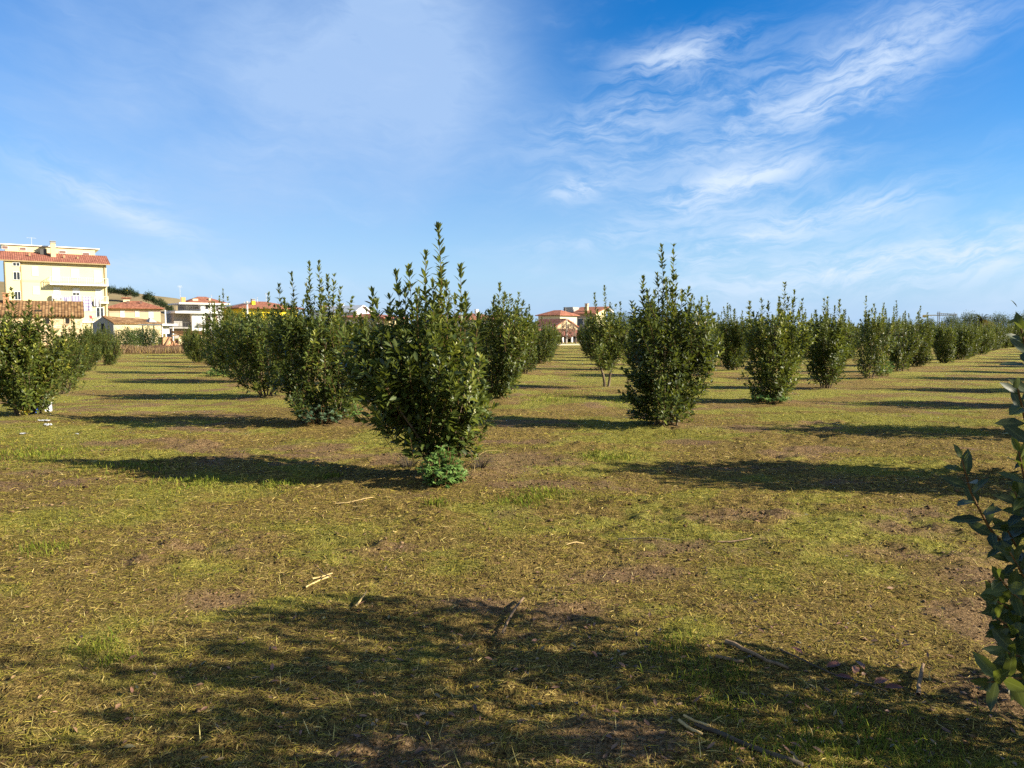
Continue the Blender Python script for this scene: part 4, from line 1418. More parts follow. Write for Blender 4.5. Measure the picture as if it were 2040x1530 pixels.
for a, b, p_ in (((390, 272), (427, 313), DARK), ((395, 388), (435, 470), SHUT_B), ((490, 388), (528, 450), SHUT_B)):
    F.window(c2(*a), c2(*b), p_, TRIM, pname='shutter', fw=.05)
F.window(c2(472, 280), c2(540, 345), METAL_D, TRIM, off=.05, bars=1, name='french_door', fw=.05)
x0, x1, z0, z1 = F.rect(c2(338, 445), c2(470, 490), -1.1)
F.mb('balcony', W_WHITE)(MB().box(x0, x1, -1.1, -.003, z0 - .02, z0 + .22))
F.railing(x0 + .05, x1 - .05, -1.05, -.02, z0 + .22, z1 + .1, METAL_D, 12, .02)
F.railing(-3.1, xu - .1, -.7, 2, z_sl + .25, z_sl + 1.2, METAL_D, 12, .02)
for zz in (z_sl - 3.2, z_sl - 6.2):
    F.mb('rear_balcony', W_GREY)(MB().box(-4.4, -.004, .4, 1.597, zz, zz + .25))
    F.railing(-4.3, -.1, .45, 1.5, zz + .25, zz + 1.2, METAL_D, 8, .02)

# ---- yellow house with red hipped roof
F = Fac('yellow_house', 484, 128, 594, 134, 'bright yellow house under a broad red hipped roof behind tall hedge trees')
ze = F.uz(c2(1200, 315))[1]
za = F.uz(c2(1080, 232), 5)[1]
F.mb('wall', W_BRIGHT)(MB().box(0, F.L, 0, 10, -1, ze))
roof = F.mb('roof', T_RED)(MB().hip(-.9, F.L + .9, -.9, 10.9, ze + .003, za, .15, 'x', 2))
x0, x1, z0, z1 = F.rect(c2(912, 210), c2(950, 310), 2)
chimney(roof, x0, x1, 1.7, 2.3, z0 - .5, z1 - .2, W_BRIGHT, W_GREY)
antenna(roof, F.uz(c2(1078, 160), 5)[0], 5, za - .3, 1.8, METAL_G, 1, .5)
antenna(roof, F.uz(c2(980, 230), 4)[0], 4, za - 1.5, 2.2, METAL_G, 1, .2)

# ---- white gabled pair
F = Fac('white_house', 671, 112, 704, 114, 'white flat-fronted house with a strip of red tile, partly behind the bushes')
zt = F.uz(c3(200, 325))[1]
F.mb('wall', W_WHITE)(MB().box(0, F.L, 0, 8, -1, zt))
roof = F.mb('roof', T_RED)(MB().slab((-.4, -.4, zt + .03), (F.L + .4, -.4, zt + .03), (F.L + .4, 5, zt + .75), (-.4, 5, zt + .75), .025))
chimney(roof, F.L * .5, F.L * .5 + .4, 1, 1.5, zt, zt + .7, W_WHITE)
F.mb('stringcourse', W_GREY)(MB().box(0, F.L, -.06, .0, zt - 1.95, zt - 1.83))
F = Fac('gabled_white_house', 710, 106, 744, 108, 'white house showing a plain pointed gable with a round vent')
zp = F.uz(c3(425, 270))[1]
zs = F.uz(c3(600, 390))[1]
xp = F.uz(c3(425, 270))[0]
P_ = [(0, 0, -1), (F.L, 0, -1), (F.L, 0, zs), (xp, 0, zp), (0, 0, zs + .4)]
F.mb('wall', W_WHITE)(MB().poly(P_ + [(x, 9, z) for x, _, z in P_], ((0, 1, 2, 3, 4), (9, 8, 7, 6, 5), (0, 5, 6, 1), (1, 6, 7, 2), (2, 7, 8, 3), (3, 8, 9, 4), (4, 9, 5, 0))))
F.mb('roof', TRIM)(MB().slab((xp, -.3, zp + .16), (F.L + .5, -.3, zs - .02), (F.L + .5, 9.3, zs - .02), (xp, 9.3, zp + .16), .13).slab((-.5, -.3, zs + .35), (xp - .01, -.3, zp + .16), (xp - .01, 9.3, zp + .16), (-.5, 9.3, zs + .35), .13))
x_, z_ = F.uz(c3(405, 383))
N_ = 12
F.mb('round_vent', DARK)(MB().poly([(x_ + .22 * math.cos(2 * math.pi * k / N_), y_, z_ + .22 * math.sin(2 * math.pi * k / N_)) for y_ in (-.03, .02) for k in range(N_)],
                                   [tuple(range(N_))] + [(k, k + N_, (k + 1) % N_ + N_, (k + 1) % N_) for k in range(N_)]))
F = Fac('farmhouse', 775, 100, 814, 106, 'cream house with dull red roof seen between shoots of the nearest bush')
ze = F.uz(c3(800, 440))[1]
za = F.uz(c3(720, 388), 3)[1]
F.mb('wall', W_CREAM)(MB().box(0, F.L, 0, 7, -1, ze))
F.mb('side_wall', W_MAUVE_SHADE)(MB().box(-2, -.003, .8, 7, -1, ze))
F.mb('roof', T_PINK)(MB().hip(-2.6, F.L + .5, -.5, 7.5, ze + .003, za + .1, .14, 'x', 2))
F.window(c3(990, 505), c3(1018, 560), SHUT_B, TRIM, pname='shutter', fw=.05)
F = Fac('red_roofed_house', 939, 118, 1006, 122, 'house with low orange-red roof just showing above the central row')
ze, za = F.uz(c3(2000, 458))[1], F.uz(c3(2030, 390), 4)[1]
F.mb('wall', W_MAUVE_SHADE)(MB().box(0, F.L, 0, 8, -1, ze))
roof = F.mb('roof', T_RED)(MB().hip(-.6, F.L + .6, -.6, 8.6, ze + .003, za + .2, .14, 'x', 2.5))
chimney(roof, F.L * .35, F.L * .35 + .4, 2, 2.4, ze + .3, za + .5, W_WHITE)

# ---- cream hipped house with a lower gabled barn before it
F = Fac('cream_house', 1115.5, 128, 1149, 131, 'cream house with a red hipped roof rising behind the gabled farm building')
ze, za = F.uz(c4(900, 415))[1], F.uz(c4(770, 322), 2.6)[1]
D_ = F.depth(1072)
F.mb('wall', W_PALE)(MB().box(0, F.L, 0, D_, -1, ze))
m = MB().hip(-.4, F.L + .4, -.4, D_ + .4, ze + .003, za, .12, 'y', 1.6)
roof = F.mb('roof', T_REDX)(m)
chimney(roof, F.L * .7, F.L * .7 + .3, 1.6, 1.9, ze + .5, za + .1, METAL_D)
F.window(c4(1045, 470), c4(1063, 535), SHUT_G, TRIM, pname='shutter', fw=.05)
F = Fac('farm_building', 1108.5, 106, 1150, 108, 'low farm building with red tiled roof and a cream gable facing the aisle', 'barn')
xp, zp = F.uz(c4(925, 468))
zl, zrr = F.uz(c4(750, 590))[1], F.uz(c4(1110, 600))[1]
DB = F.depth(1057)
P_ = [(0, 0, -1), (F.L, 0, -1), (F.L, 0, zrr), (xp, 0, zp - .1), (0, 0, zl)]
F.mb('gable_wall', W_CREAM)(MB().poly(P_ + [(x, .3, z) for x, _, z in P_], ((0, 1, 2, 3, 4), (9, 8, 7, 6, 5), (0, 5, 6, 1), (1, 6, 7, 2), (2, 7, 8, 3), (3, 8, 9, 4), (4, 9, 5, 0))))
F.mb('wall', W_MAUVE_SHADE)(MB().box(0.01, F.L - .02, .302, DB, -1, min(zl, zrr) - .2))
m = MB().slab((-.3, DB, zl - .05), (-.3, -.15, zl - .05), (xp, -.15, zp + .05), (xp, DB, zp + .05), .14)
m.slab((xp + .004, DB, zp + .05), (xp + .004, -.15, zp + .05), (F.L + .2, -.15, zrr), (F.L + .2, DB, zrr), .14)
F.mb('roof', T_REDX)(m)
for k in (DB * .2, DB * .48, DB * .8):
    o = MB().box(-.06, .01, k, k + .7, zl - 1.3, zl - .75).build('window', TRIM, F.root)
    MB().box(-.075, -.0602, k + .07, k + .63, zl - 1.23, zl - .82).build('pane', GLASS, o)
F = Fac('lean_to_shed', 1118, 101, 1160, 103, 'long lean-to shed with dull red roof and dark open bays behind bare trees', 'shed')
zt = F.uz(c4(1000, 640), 3)[1]
F.mb('wall', W_PINK)(MB().box(-1.5, F.L + 1.5, 3.5, 4, -1, zt - .1))
F.mb('roof', T_PINK)(MB().slab((-1.8, -.3, zt - .9), (F.L + 1.8, -.3, zt - .9), (F.L + 1.8, 4.2, zt + .05), (-1.8, 4.2, zt + .05), .12))
F.mb('bay_shade', DARK)(MB().box(-1.4, F.L + 1.4, 2.6, 3.2, -1, zt - .5))  # near-black block painted as the shade inside the open bays
for k in range(5):
    x_ = -1.4 + (F.L + 2.6) * k / 4
    F.mb('post', W_WHITE)(MB().box(x_, x_ + .22, -.1, .12, -1, zt - .95))

# ---- building with balconies and a cream gable
F = Fac('gabled_apartment_house', 1187.5, 138, 1207, 141, 'tall house with cream gable, red roof and shaded balconies above the aisle end')
xp, zp = F.uz(c4(1560, 268))
zl = F.uz(c4(1425, 345))[1]
DB = F.depth(1142)
P_ = [(0, 0, -1), (F.L, 0, -1), (F.L, 0, zp - .1), (0, 0, zl)]
F.mb('gable_wall', W_YEL)(MB().poly(P_ + [(x, .3, z) for x, _, z in P_], ((0, 1, 2, 3), (7, 6, 5, 4), (0, 4, 5, 1), (1, 5, 6, 2), (2, 6, 7, 3), (3, 7, 4, 0))))
F.mb('wall', W_MAUVE_SHADE)(MB().box(.01, F.L - .01, .302, DB, -1, zl - .1))
roof = F.mb('roof', T_REDX)(MB().slab((-1.3, DB + .6, zl - .35), (-1.3, -.5, zl - .35), (F.L, -.5, zp + .1), (F.L, DB + .6, zp + .1), .18).slab((F.L + .004, DB + .6, zp + .1), (F.L + .004, -.5, zp + .1), (F.L + 1.6, -.5, zl + .25), (F.L + 1.6, DB + .6, zl + .25), .18))
F.mb('eave_trim', TRIM)(MB().slab((F.L + .004, -.52, zp - .1), (F.L + .004, -.8, zp - .1), (F.L + 1.6, -.8, zl + .05), (F.L + 1.6, -.52, zl + .05), .25))
F.mb('rear_wall', W_PALE)(MB().box(F.L + .004, F.L + 1.0, 1.2, DB, -1, zl + .1))
for zz in (zl - 3.4, zl - 6.4):
    F.mb('balcony', W_MAUVE_SHADE)(MB().box(-1.6, -.004, .8, DB, zz - .2, zz))
    m = MB()
    for k in range(30):
        y_ = .9 + (DB - 1) * k / 29
        m.bar((-1.5, y_, zz), (-1.5, y_, zz + 1), .02)
    m.bar((-1.5, .9, zz + 1), (-1.5, DB - .1, zz + 1), .03)
    F.mb('railing', METAL_D)(m)
    for y_ in (DB * .2, DB * .55):
        o = MB().box(-.05, .008, y_, y_ + 1.3, zz + .05, zz + 2.2).build('window', TRIM, F.root)
        MB().box(-.07, -.0502, y_ + .1, y_ + 1.2, zz + .12, zz + 2.1).build('pane', GLASS, o)
x_, z_ = F.uz(c4(1320, 225), 2.5)
chimney(roof, .5, 1.0, DB * .45, DB * .45 + .5, zl + .1, z_ - .2, W_PINK)
F.mb('side_balcony', METAL_D)(MB().box(F.L + 1.004, F.L + 1.9, 1.6, 3, zl - 3.3, zl - 2.3))
F.mb('rear_tower', W_GREY)(MB().box(-.2, 2, DB + .005, DB + 2, -1, zl + .9))

# ---- far things on the open side
F = Fac('distant_house', 1411, 195, 1424, 197, 'tiny pale house with an orange roof far beyond the second aisle')
zt = at(1415, 647, 195)[2]
F.mb('wall', W_PALE)(MB().box(0, F.L, 0, 6, -1, zt))
F.mb('roof', T_RED)(MB().hip(-.4, F.L + .4, -.4, 6.4, zt + .003, zt + 1.1, .1))
F = Fac('greenhouse', 1416, 160, 1450, 163, 'long low pale greenhouse at the end of the second aisle', 'greenhouse')
zt = at(1430, 657, 160)[2]
gm_ = plain('greenhouse_film', (0.55, 0.52, 0.48), .5, .05, .5)
F.mb('wall', gm_)(MB().box(0, F.L * 1.6, 0, 8, -1, zt))
F.mb('roof', gm_)(MB().hip(-.2, F.L * 1.6 + .2, -.2, 8.2, zt + .003, zt + .9, .05))
for k in range(9):
    F.mb('rib', METAL_G)(MB().box(F.L * .2 * k, F.L * .2 * k + .08, -.05, -.002, -1, zt))

# ---- ruined brick wall
F = Fac('ruined_wall', 323, 66, 414, 72, 'crumbling brick and plaster wall with broken tile coping beyond the field', 'wall')
m = MB()
x = 0.0
k = 0
while x < F.L:
    w_ = random.uniform(.35, .8)
    if not (1.15 < x < 1.75):
        h_ = random.uniform(.95, 1.35) + (.35 if x > 2.2 else 0)
        m.box(x, min(x + w_ - .003, F.L), random.uniform(-.05, .05), .45, -.5, h_ - .3)
    x += w_
F.mb('wall', BRICK)(m)
x0 = 2.0
F.mb('plaster', W_CREAM)(MB().box(x0, F.L, -.09, -.052, -.5, 1.02))
m = MB()
for k in range(70):
    x_ = x0 - .1 + (F.L - x0) * k / 69
    b_ = random.uniform(-.03, .04)
    m.bar((x_, -.3, 1.18 + b_), (x_ + random.uniform(-.03, .03), .6, 1.48 + b_), .05)
F.mb('tile_coping', T_OLD)(m)
m = MB()
for k in range(120):
    x_, y_ = random.uniform(-.4, F.L * .55), random.uniform(-.7, .2)
    s_ = random.uniform(.05, .16)
    z_ = .35 * math.exp(-((x_ - 1) / 1.3) ** 2) * random.random()
    m.bar((x_, y_, z_), (x_ + random.uniform(-s_, s_) * 2, y_ + random.uniform(-s_, s_), z_ + random.uniform(0, s_)), s_ * .6)
F.mb('rubble', BRICK)(m)
m = MB().bar((.9, -.2, 1.1), (2.4, .1, 1.25), .06).bar((-.2, -.3, .1), (.8, -.1, 1.0), .05).bar((1.3, -.35, .05), (1.0, -.1, .9), .05)
F.mb('timber', M_DEADWOOD)(m)
tank = Fac('white_carport', 323, 88, 346, 90, 'small white flat-roofed carport behind the ruined wall', 'carport')
tank.mb('roof', TRIM)(MB().box(-.3, tank.L + .3, -.3, 3, 2.15, 2.35))
for x_ in (0, tank.L - .12):
    for y_ in (0, 2.6):
        tank.mb('post', TRIM)(MB().box(x_, x_ + .12, y_, y_ + .12, -.2, 2.148))
tank.mb('side_panel', TRIM)(MB().box(.6, tank.L - .13, .5, .55, 1.2, 2.148))


# ------------------------------------------------------------------ poles, wires, crane
def pole(name, px, ptop, d, r, mat, label, arm=True):
    top = at(px, ptop, d)
    o = empty(name, (top[0], top[1], 0), 0, label, 'pole')
    ac = Acc()
    h = top[2]
    ac.tube([[0, 0, -.3], [0, 0, h * .5], [0, 0, h]], [r * 1.4, r * 1.2, r], 10)
    link('shaft', ac.mesh('shaft', True), mat, o)
    if arm:
        MB().bar((-.3, -r - .03, h - .25), (.3, -r - .03, h - .25), .03).build('crossarm', METAL_G, o)
        for x_ in (-.25, .25):
            MB().box(x_ - .04, x_ + .04, -r - .07, -r + .01, h - .215, h - .06).build('insulator', plain('insulator_glaze', (.5, .5, .48), .3), o)
    return np.array([top[0], top[1], h])


pA = pole('utility_pole', 492, 600, 84, .10, CONC, 'slim concrete utility pole standing before the dark hedge trees')
pB = pole('utility_pole', 329, 618, 92, .07, TRIM, 'thin pale pole between the beige house and the white house', False)
pC = pole('utility_pole', 1129, 634, 99, .07, CONC, 'thin pole in front of the cream gable at the end of the aisle', False)


def wire(a, b, sag, r, label):
    s = np.linspace(0, 1, 24)[:, None]
    P = a * (1 - s) + b * s - np.array([0, 0, 1]) * (4 * sag * s * (1 - s))
    ac = Acc()
    ac.tube(P, r, 4)
    o = link('overhead_wire', ac.mesh('overhead_wire'), METAL_G)
    tag(o, label, 'wire')


wire(pA - [0, 0, .15], pB - [0, 0, .1], .25, .025, 'grey overhead wire slung between the concrete pole and the thin pale pole')
wire(pB - [0, 0, .1], at(60, 612, 92), .35, .025, 'grey overhead wire running from the thin pale pole across the barn roof')
wire(pC - [0, 0, .2], at(1060, 650, 104), .3, .02, 'grey overhead wire across the red farm roof to the thin pole')

ct = at(1870, 628, 420)
o = empty('tower_crane', (ct[0], ct[1], 0), -.25, 'tiny yellow tower crane on the horizon above the long hedge row', 'crane')
h = ct[2]
CR = plain('crane_paint', (0.36, 0.34, 0.30), .6, .05)
m = MB()
for sx in (-.45, .45):
    for sy in (-.45, .45):
        m.bar((sx, sy, -1), (sx, sy, h + 2), .08)
for k in range(10):
    m.bar((-.45, -.45, h * k / 10), (.45, -.45, h * (k + 1) / 10), .06)
m.build('mast', CR, o)
m = MB().bar((-1, 0, h), (9, 0, h), .22).bar((-1, 0, h + 1.1), (9, 0, h + .5), .15)
for k in range(9):
    m.bar((k, 0, h), (k + .5, 0, h + .9), .1)
m.build('jib', CR, o)
m = MB().bar((-8, 0, h), (-1, 0, h), .2).box(-8, -6.3, -.6, .6, h - 1.2, h - .2)
m.build('counter_jib', plain('crane_yellow', (0.5, 0.36, 0.12), .6, .05), o)

# ------------------------------------------------------------------ other trees
def blob_tree(crown, n, L, mat, seed, trunk_h, trunk_r, trunk_mat=None, wr=.4, hang=0.0):
    """crown: list of (x,y,z,rx,ry,rz); leaf-sized faces in clumps through the volume"""
    global rng
    keep, rng = rng, np.random.default_rng(seed)
    ac = Acc()
    w = np.array([c[3] * c[4] * c[5] for c in crown]) ** .75
    ks = rng.choice(len(crown), n // 12, p=w / w.sum())
    C = np.array(crown)[ks]
    dr = norm(rng.normal(size=(len(ks), 3)))
    P = C[:, :3] + dr * C[:, 3:] * (rng.uniform(.35, 1.02, (len(ks), 1)))
    M = 12
    PP = np.repeat(P, M, 0) + rng.normal(0, L * 1.3, (len(ks) * M, 3))
    D = norm(np.repeat(dr, M, 0) + rng.normal(0, .7, PP.shape) + [0, 0, .25 - hang])
    U = norm(np.array([0, 0, 1.]) + np.repeat(dr, M, 0) * .6 + rng.normal(0, .4, PP.shape))
    LL = L * rng.uniform(.7, 1.3, len(PP))
    ac.leaves(PP, D, U, LL, LL * wr, np.clip(np.repeat(rng.normal(.42, .15, len(ks)), M) + rng.normal(0, .1, len(PP)), 0, .92), .1, .1)
    st = Acc()
    top = max(c[2] for c in crown)
    for k, c in enumerate(crown[:6]):
        p1 = np.array([0, 0, trunk_h]); p2 = np.array(c[:3])
        st.tube([[.04 * k - .1, 0, -.1], p1 * .6 + [.03 * k, 0, 0], p1 + (p2 - p1) * .4, p2], np.array([1.2, 1, .6, .25]) * trunk_r, 6)
    rng = keep
    return ac.mesh('foliage'), st.mesh('trunk', True)


def put_tree(name, loc, meshes, mat, label, cat, group=None, bark=None, s=1.0, rz=None):
    o = empty(name, loc, random.uniform(0, 6.28) if rz is None else rz, label, cat, group)
    o.scale = (s, s, s)
    for me, nm, mt in ((meshes[0], 'foliage', mat), (meshes[1], 'trunk', bark or M_GREYBARK)):
        if not me.materials: me.materials.append(mt)
        q = bpy.data.objects.new(nm, me); COL.objects.link(q); q.parent = o
    return o


def gpt(px, d):
    p = at(px, 660, d)
    return (p[0], p[1], -.02)


cit = blob_tree([(0, 0, 1.05, .95, .85, .8), (.7, .1, .8, .7, .7, .6), (-.7, 0, .85, .7, .7, .6), (.2, .2, 1.5, .6, .6, .5), (-.35, -.2, 1.45, .5, .5, .45)], 4200, .11, M_CITRUS, 51, .4, .06)
for px, d, s, lab in ((248, 63, .95, 'round glossy citrus bush in front of the low cream shed wall'), (298, 65, .98, 'round citrus bush next to the ruined brick wall'), (272, 69, .9, 'citrus bush squeezed behind two rounder ones by the shed wall')):
    put_tree('citrus_bush', gpt(px, d), cit, M_CITRUS, lab, 'bush', 'citrus bushes by the shed', None, s, 1.2 * d)
hed = blob_tree([(0, 0, 2.0, 1.3, 1.2, 1.6), (.9, 0, 1.6, 1, 1, 1.3), (-.9, .2, 1.7, 1, 1, 1.4), (.2, 0, 3.2, .8, .8, .9), (-.5, 0, 2.9, .7, .7, .9)], 7000, .17, M_LAUREL, 52, .8, .1)
for k, (px, d, s) in enumerate(((466, 86, .78), (486, 88, .98), (512, 90, 1.0), (545, 92, 1.0), (580, 93, .98), (618, 95, .8))):
    put_tree('hedge_tree', gpt(px, d), hed, M_LAUREL, ['dense green hedge tree closest to the white apartment house', 'tall hedge tree directly behind the concrete utility pole', 'hedge tree just past the utility pole, below the yellow chimney',
             'hedge tree below the yellow house wall', 'hedge tree under the far end of the yellow house roof', 'hedge tree between the yellow house and the white gabled house'][k], 'tree', 'hedge trees behind the rows', None, s)
con = blob_tree([(0, 0, 1.2 + .62 * k, 1.5 - .2 * k, 1.5 - .2 * k, .42) for k in range(8)], 5200, .22, M_CONIFER, 53, 3, .12, None, .22, .4)
for k, (px, d, s, lab) in enumerate(((1243, 128, .92, 'dark pointed conifer nearest the cream gabled house'), (1258, 132, .85, 'dark conifer in the middle of three behind the bare-trunked bush'), (1272, 130, .78, 'smallest dark conifer, beside the two-shoot bush top'), (1228, 134, .7, 'low dark conifer tucked against the cream gabled house'))):
    put_tree('conifer', gpt(px, d), con, M_CONIFER, lab, 'tree', 'conifers by the houses', None, s)
oli = blob_tree([(0, 0, 2.3, 1.9, 1.8, 1.3), (1.4, 0, 2.0, 1.3, 1.3, 1.0), (-1.4, .3, 2.1, 1.3, 1.3, 1.0), (.3, .2, 3.2, 1.2, 1.2, .8), (-.6, -.3, 3.0, 1.0, 1.0, .8)], 7000, .17, M_OLIVE, 54, 1.2, .16, None, .3)
OL = [(1418, 130, .55), (1436, 132, .5), (1462, 126, .6), (1505, 128, .7), (1560, 130, .75), (1620, 128, .7), (1680, 125, .75), (1740, 128, .8), (1800, 126, .85), (1850, 122, .9), (1895, 118, 1.0), (1930, 122, 1.12), (1990, 126, 1.1), (2040, 120, 1.1), (2110, 118, 1.1), (1962, 114, .85)]
for k, (px, d, s) in enumerate(OL):
    put_tree('olive_tree', gpt(px, d), oli, M_OLIVE, '%s grey-green olive tree along the far edge, counting from the second aisle' % ORD[k + 1], 'tree', 'olive trees along the far edge of the field', None, s)
# palm
pt = at(1955, 634, 112)
o = empty('palm_tree', (pt[0], pt[1], 0), 0, 'palm with a ragged brown and green crown above the far olive trees', 'palm')
ac = Acc()
ac.tube([[0, 0, -.1], [0, 0, pt[2] * .5], [.1, 0, pt[2] - .2]], [.32, .28, .3], 9)
link('trunk', ac.mesh('trunk', True), M_GREYBARK, o)
ac = Acc()
for k in range(64):
    az, el = k * GA, rng.uniform(-.75, 1.25)
    s = np.linspace(0, 1, 8)[:, None]
    d0 = np.array([math.cos(az) * math.cos(el), math.sin(az) * math.cos(el), math.sin(el)])
    P = np.array([.1, 0, pt[2] - .2]) + d0 * 1.75 * s + np.array([0, 0, -.75]) * s ** 2
    ac.tube(P, .02, 3, .6)
    r_ = .88 if el < .1 else .3
    for q in range(26):
        t_ = .15 + .85 * q / 26
        b0 = np.array([np.interp(t_, s[:, 0], P[:, c]) for c in range(3)])
        sd_ = np.cross(d0, [0, 0, 1]); sd_ /= np.linalg.norm(sd_) + 1e-6
        for sg in (-1, 1):
            ac.leaves(b0[None], (d0 * .6 + sd_ * sg)[None], np.array([[0, 0, 1.]]), .34 * (1.1 - .5 * t_), .035, np.array([r_]), .25, .05)
link('crown', ac.mesh('crown'), M_PALM, o)


# bare trees
def bare_tree(h, spread, seed, trunk=.09, depth=5):
    r_ = np.random.default_rng(seed)
    ac = Acc()

    def grow(p, d, ln, r, lev):
        q = p + d * ln
        ac.tube([p, (p + q) / 2 + r_.normal(0, .04 * ln, 3), q], [r, r * .85, r * .65], 5 if lev > 2 else 3)
        if lev == 0: return
        for k in range(int(r_.integers(2, 4)) + (lev > 3)):
            nd = norm(d + r_.normal(0, spread, 3) + [0, 0, .15])
            grow(q, nd, ln * r_.uniform(.62, .85), r * .62, lev - 1)
    grow(np.array([0, 0, -.1]), np.array([0, 0, 1.]), h * .30, trunk, depth)
    return ac.mesh('bare_tree', True)


BT = [bare_tree(3.0, .55, 61 + k) for k in range(2)]
for me in BT: me.materials.append(M_TWIG)
for k, (px, d, s, lab) in enumerate(((1104, 84, .85, 'leafless young tree nearest the bushes of the central row at the aisle end'), (1119, 82, 1.05, 'leafless spreading tree standing mid-aisle before the dark shed'), (1127, 86, .9, 'leafless tree in front of the dark shed bay, close to the thin pole'), (1148, 88, 1.0, 'leafless tree half hidden behind the bushes on the shed side'),
                                     (440, 76, .95, 'grey twiggy bare tree in front of the white apartment house'), (462, 78, .9, 'bare tree between the white apartment house and the utility pole'))):
    q = bpy.data.objects.new('bare_tree', BT[k % 2])
    COL.objects.link(q)
    q.location = gpt(px, d); q.scale = (s * 1.15, s * 1.15, s); q.rotation_euler = (0, 0, k * 1.7)
    tag(q, lab, 'tree', 'bare winter trees')
F = Fac('low_wall', 1095, 78, 1140, 79, 'low whitish kerb wall across the far end of the central aisle', 'wall')
F.mb('wall', W_PALE)(MB().box(-1, F.L + 4, 0, .2, -.2, .12))
F.mb('coping', TRIM)(MB().box(-1.05, F.L + 4.05, -.04, .24, .123, .16))

# small weed trees at the barn
put_tree('hedge_tree', gpt(178, 70), hed, M_LAUREL, 'small dark shrub against the yellow terrace wall', 'bush', None, None, .45)

# dry red grass strip along the field edge
n = 16000
t_ = rng.random(n)
xa_, xb_ = at(232, 700, 52), at(420, 700, 56)
x = xa_[0] + (xb_[0] - xa_[0]) * t_ + rng.normal(0, .3, n)
y = xa_[1] + (xb_[1] - xa_[1]) * t_ + rng.normal(0, 1.1, n)
ac = Acc()
dd = norm(np.stack([rng.normal(0, .3, n), rng.normal(0, .3, n), np.ones(n)], -1))
hh = rng.uniform(.25, .62, n) * (.7 + .6 * vnoise(x * 1.1, y * 1.1, 5))
ac.leaves(np.stack([x, y, ground_h(x, y) - .02], -1), dd, rng.normal(size=(n, 3)), hh, .03, np.clip(rng.normal(.42, .2, n) + .35 * (y < (xa_[1] + (xb_[1] - xa_[1]) * t_ - .9)), 0, .9), .12)
o = link('dry_grass_strip', ac.mesh('dry_grass_strip'), M_DRYGRASS)
tag(o, 'strip of dry reddish grass along the far edge of the field', 'dry grass', None, 'stuff')

# ------------------------------------------------------------------ hills
def hill(name, px0, px1, crest, d, depth, mat, seed):
    nxh, nyh = 90, 26
    cp = np.array(crest, float)
    pxs = np.linspace(px0, px1, nxh)
    V = []
    for k in range(nyh):
        s = k / (nyh - 1)
        dist = d + depth * (s - .35)
        prof = math.sin(min(1, s / .62) * math.pi / 2) if s < .62 else math.cos((s - .62) / .38 * math.pi / 2)
        for px in pxs:
            zc = at(px, np.interp(px, cp[:, 0], cp[:, 1]), d)[2]
            x = (px - 1020) / FPX * d
            V.append((x, dist, max(0, zc) * prof + 1.2 * (vnoise(x / 18, dist / 18, seed) - .5) * prof - .6 * (1 - prof)))
    a_ = (np.arange(nyh - 1)[:, None] * nxh + np.arange(nxh - 1)[None]).ravel()
    o = link(name, np_mesh(name, V, np.stack([a_, a_ + 1, a_ + nxh + 1, a_ + nxh], -1), None, {}, None, True), mat)
    return tag(o, None, None, None, 'structure'), np.array(V).reshape(nyh, nxh, 3)


def hill_mat(name, stops, sc_):
    m, t, b, o = new_mat(name)
    tc = t.node('ShaderNodeTexCoord').outputs['Object']
    n = t.math('ADD', t.math('MULTIPLY', t.noise(tc, sc_, 6, .6), .65), t.math('MULTIPLY', t.noise(tc, sc_ * 9, 4, .6), .35))
    t.l.new(t.ramp(n, stops), b.inputs['Base Color'])
    b.inputs['Roughness'].default_value = 1
    b.inputs['Specular IOR Level'].default_value = .05
    return m


M_H1 = hill_mat('hill_field', [(0.35, (0.115, 0.095, 0.05)), (.5, (0.20, 0.155, 0.085)), (.65, (0.155, 0.13, 0.06))], .03)
M_H2 = hill_mat('wooded_hill', [(0.35, (0.042, 0.060, 0.048)), (.5, (0.066, 0.086, 0.062)), (.65, (0.10, 0.12, 0.08))], .06)
h1, HV = hill('hill', -260, 400, [(-260, 540), (0, 556), (150, 570), (216, 580), (262, 586), (300, 597), (330, 612), (350, 626), (400, 660)], 520, 260, M_H1, 3)
h2, HV2 = hill('hill', 250, 1500, [(250, 600), (330, 613), (360, 612), (420, 628), (480, 634), (600, 640), (800, 647), (1100, 650), (1500, 657)], 760, 300, M_H2, 5)
rt = blob_tree([(0, 0, 1.6, 2.2, 2.0, 1.5), (1.8, 0, 1.3, 1.4, 1.4, 1.2), (-1.6, 0, 1.4, 1.5, 1.4, 1.2)], 1300, .55, M_CONIFER, 55, .5, .2, None, .5)
RT = [(222, 1.0), (232, .7), (244, .9), (256, 1.1), (270, .8), (290, .7), (297, 1.2), (306, .7), (316, 1.0), (326, .8), (338, .9)]
for k, (px, s) in enumerate(RT):
    py = np.interp(px, [150, 216, 262, 300, 330, 350], [570, 580, 586, 597, 612, 626])
    p = at(px, py + 1.5, 520)
    put_tree('ridge_tree', tuple(p), rt, M_CONIFER, '%s dark tree along the hill crest, counting from the yellow building' % ORD[k + 1], 'tree', 'trees on the hill crest', None, s * 1.15)
# far wood on the second hill, one mass
ac = Acc()
n = 900
iy = rng.integers(3, 16, n); ix = rng.integers(0, 89, n)
P = HV2[iy, ix] + rng.normal(0, 3, (n, 3)) * [2, 2, .2]
for q in range(9):
    nn = norm(rng.normal(size=(n, 3)) + [0, 0, .6])
    ac.leaves(P + nn * 1.8 + [0, 0, 1.2], nn + rng.normal(0, .5, (n, 3)), rng.normal(size=(n, 3)) + [0, 0, 1], 2.4, 1.6, np.clip(rng.normal(.5, .2, n), 0, .9), .1, .1)
o = link('far_wood', ac.mesh('far_wood'), M_OLIVE)
tag(o, 'dark far-off wood covering the low hill behind the houses', 'wood', None, 'stuff')


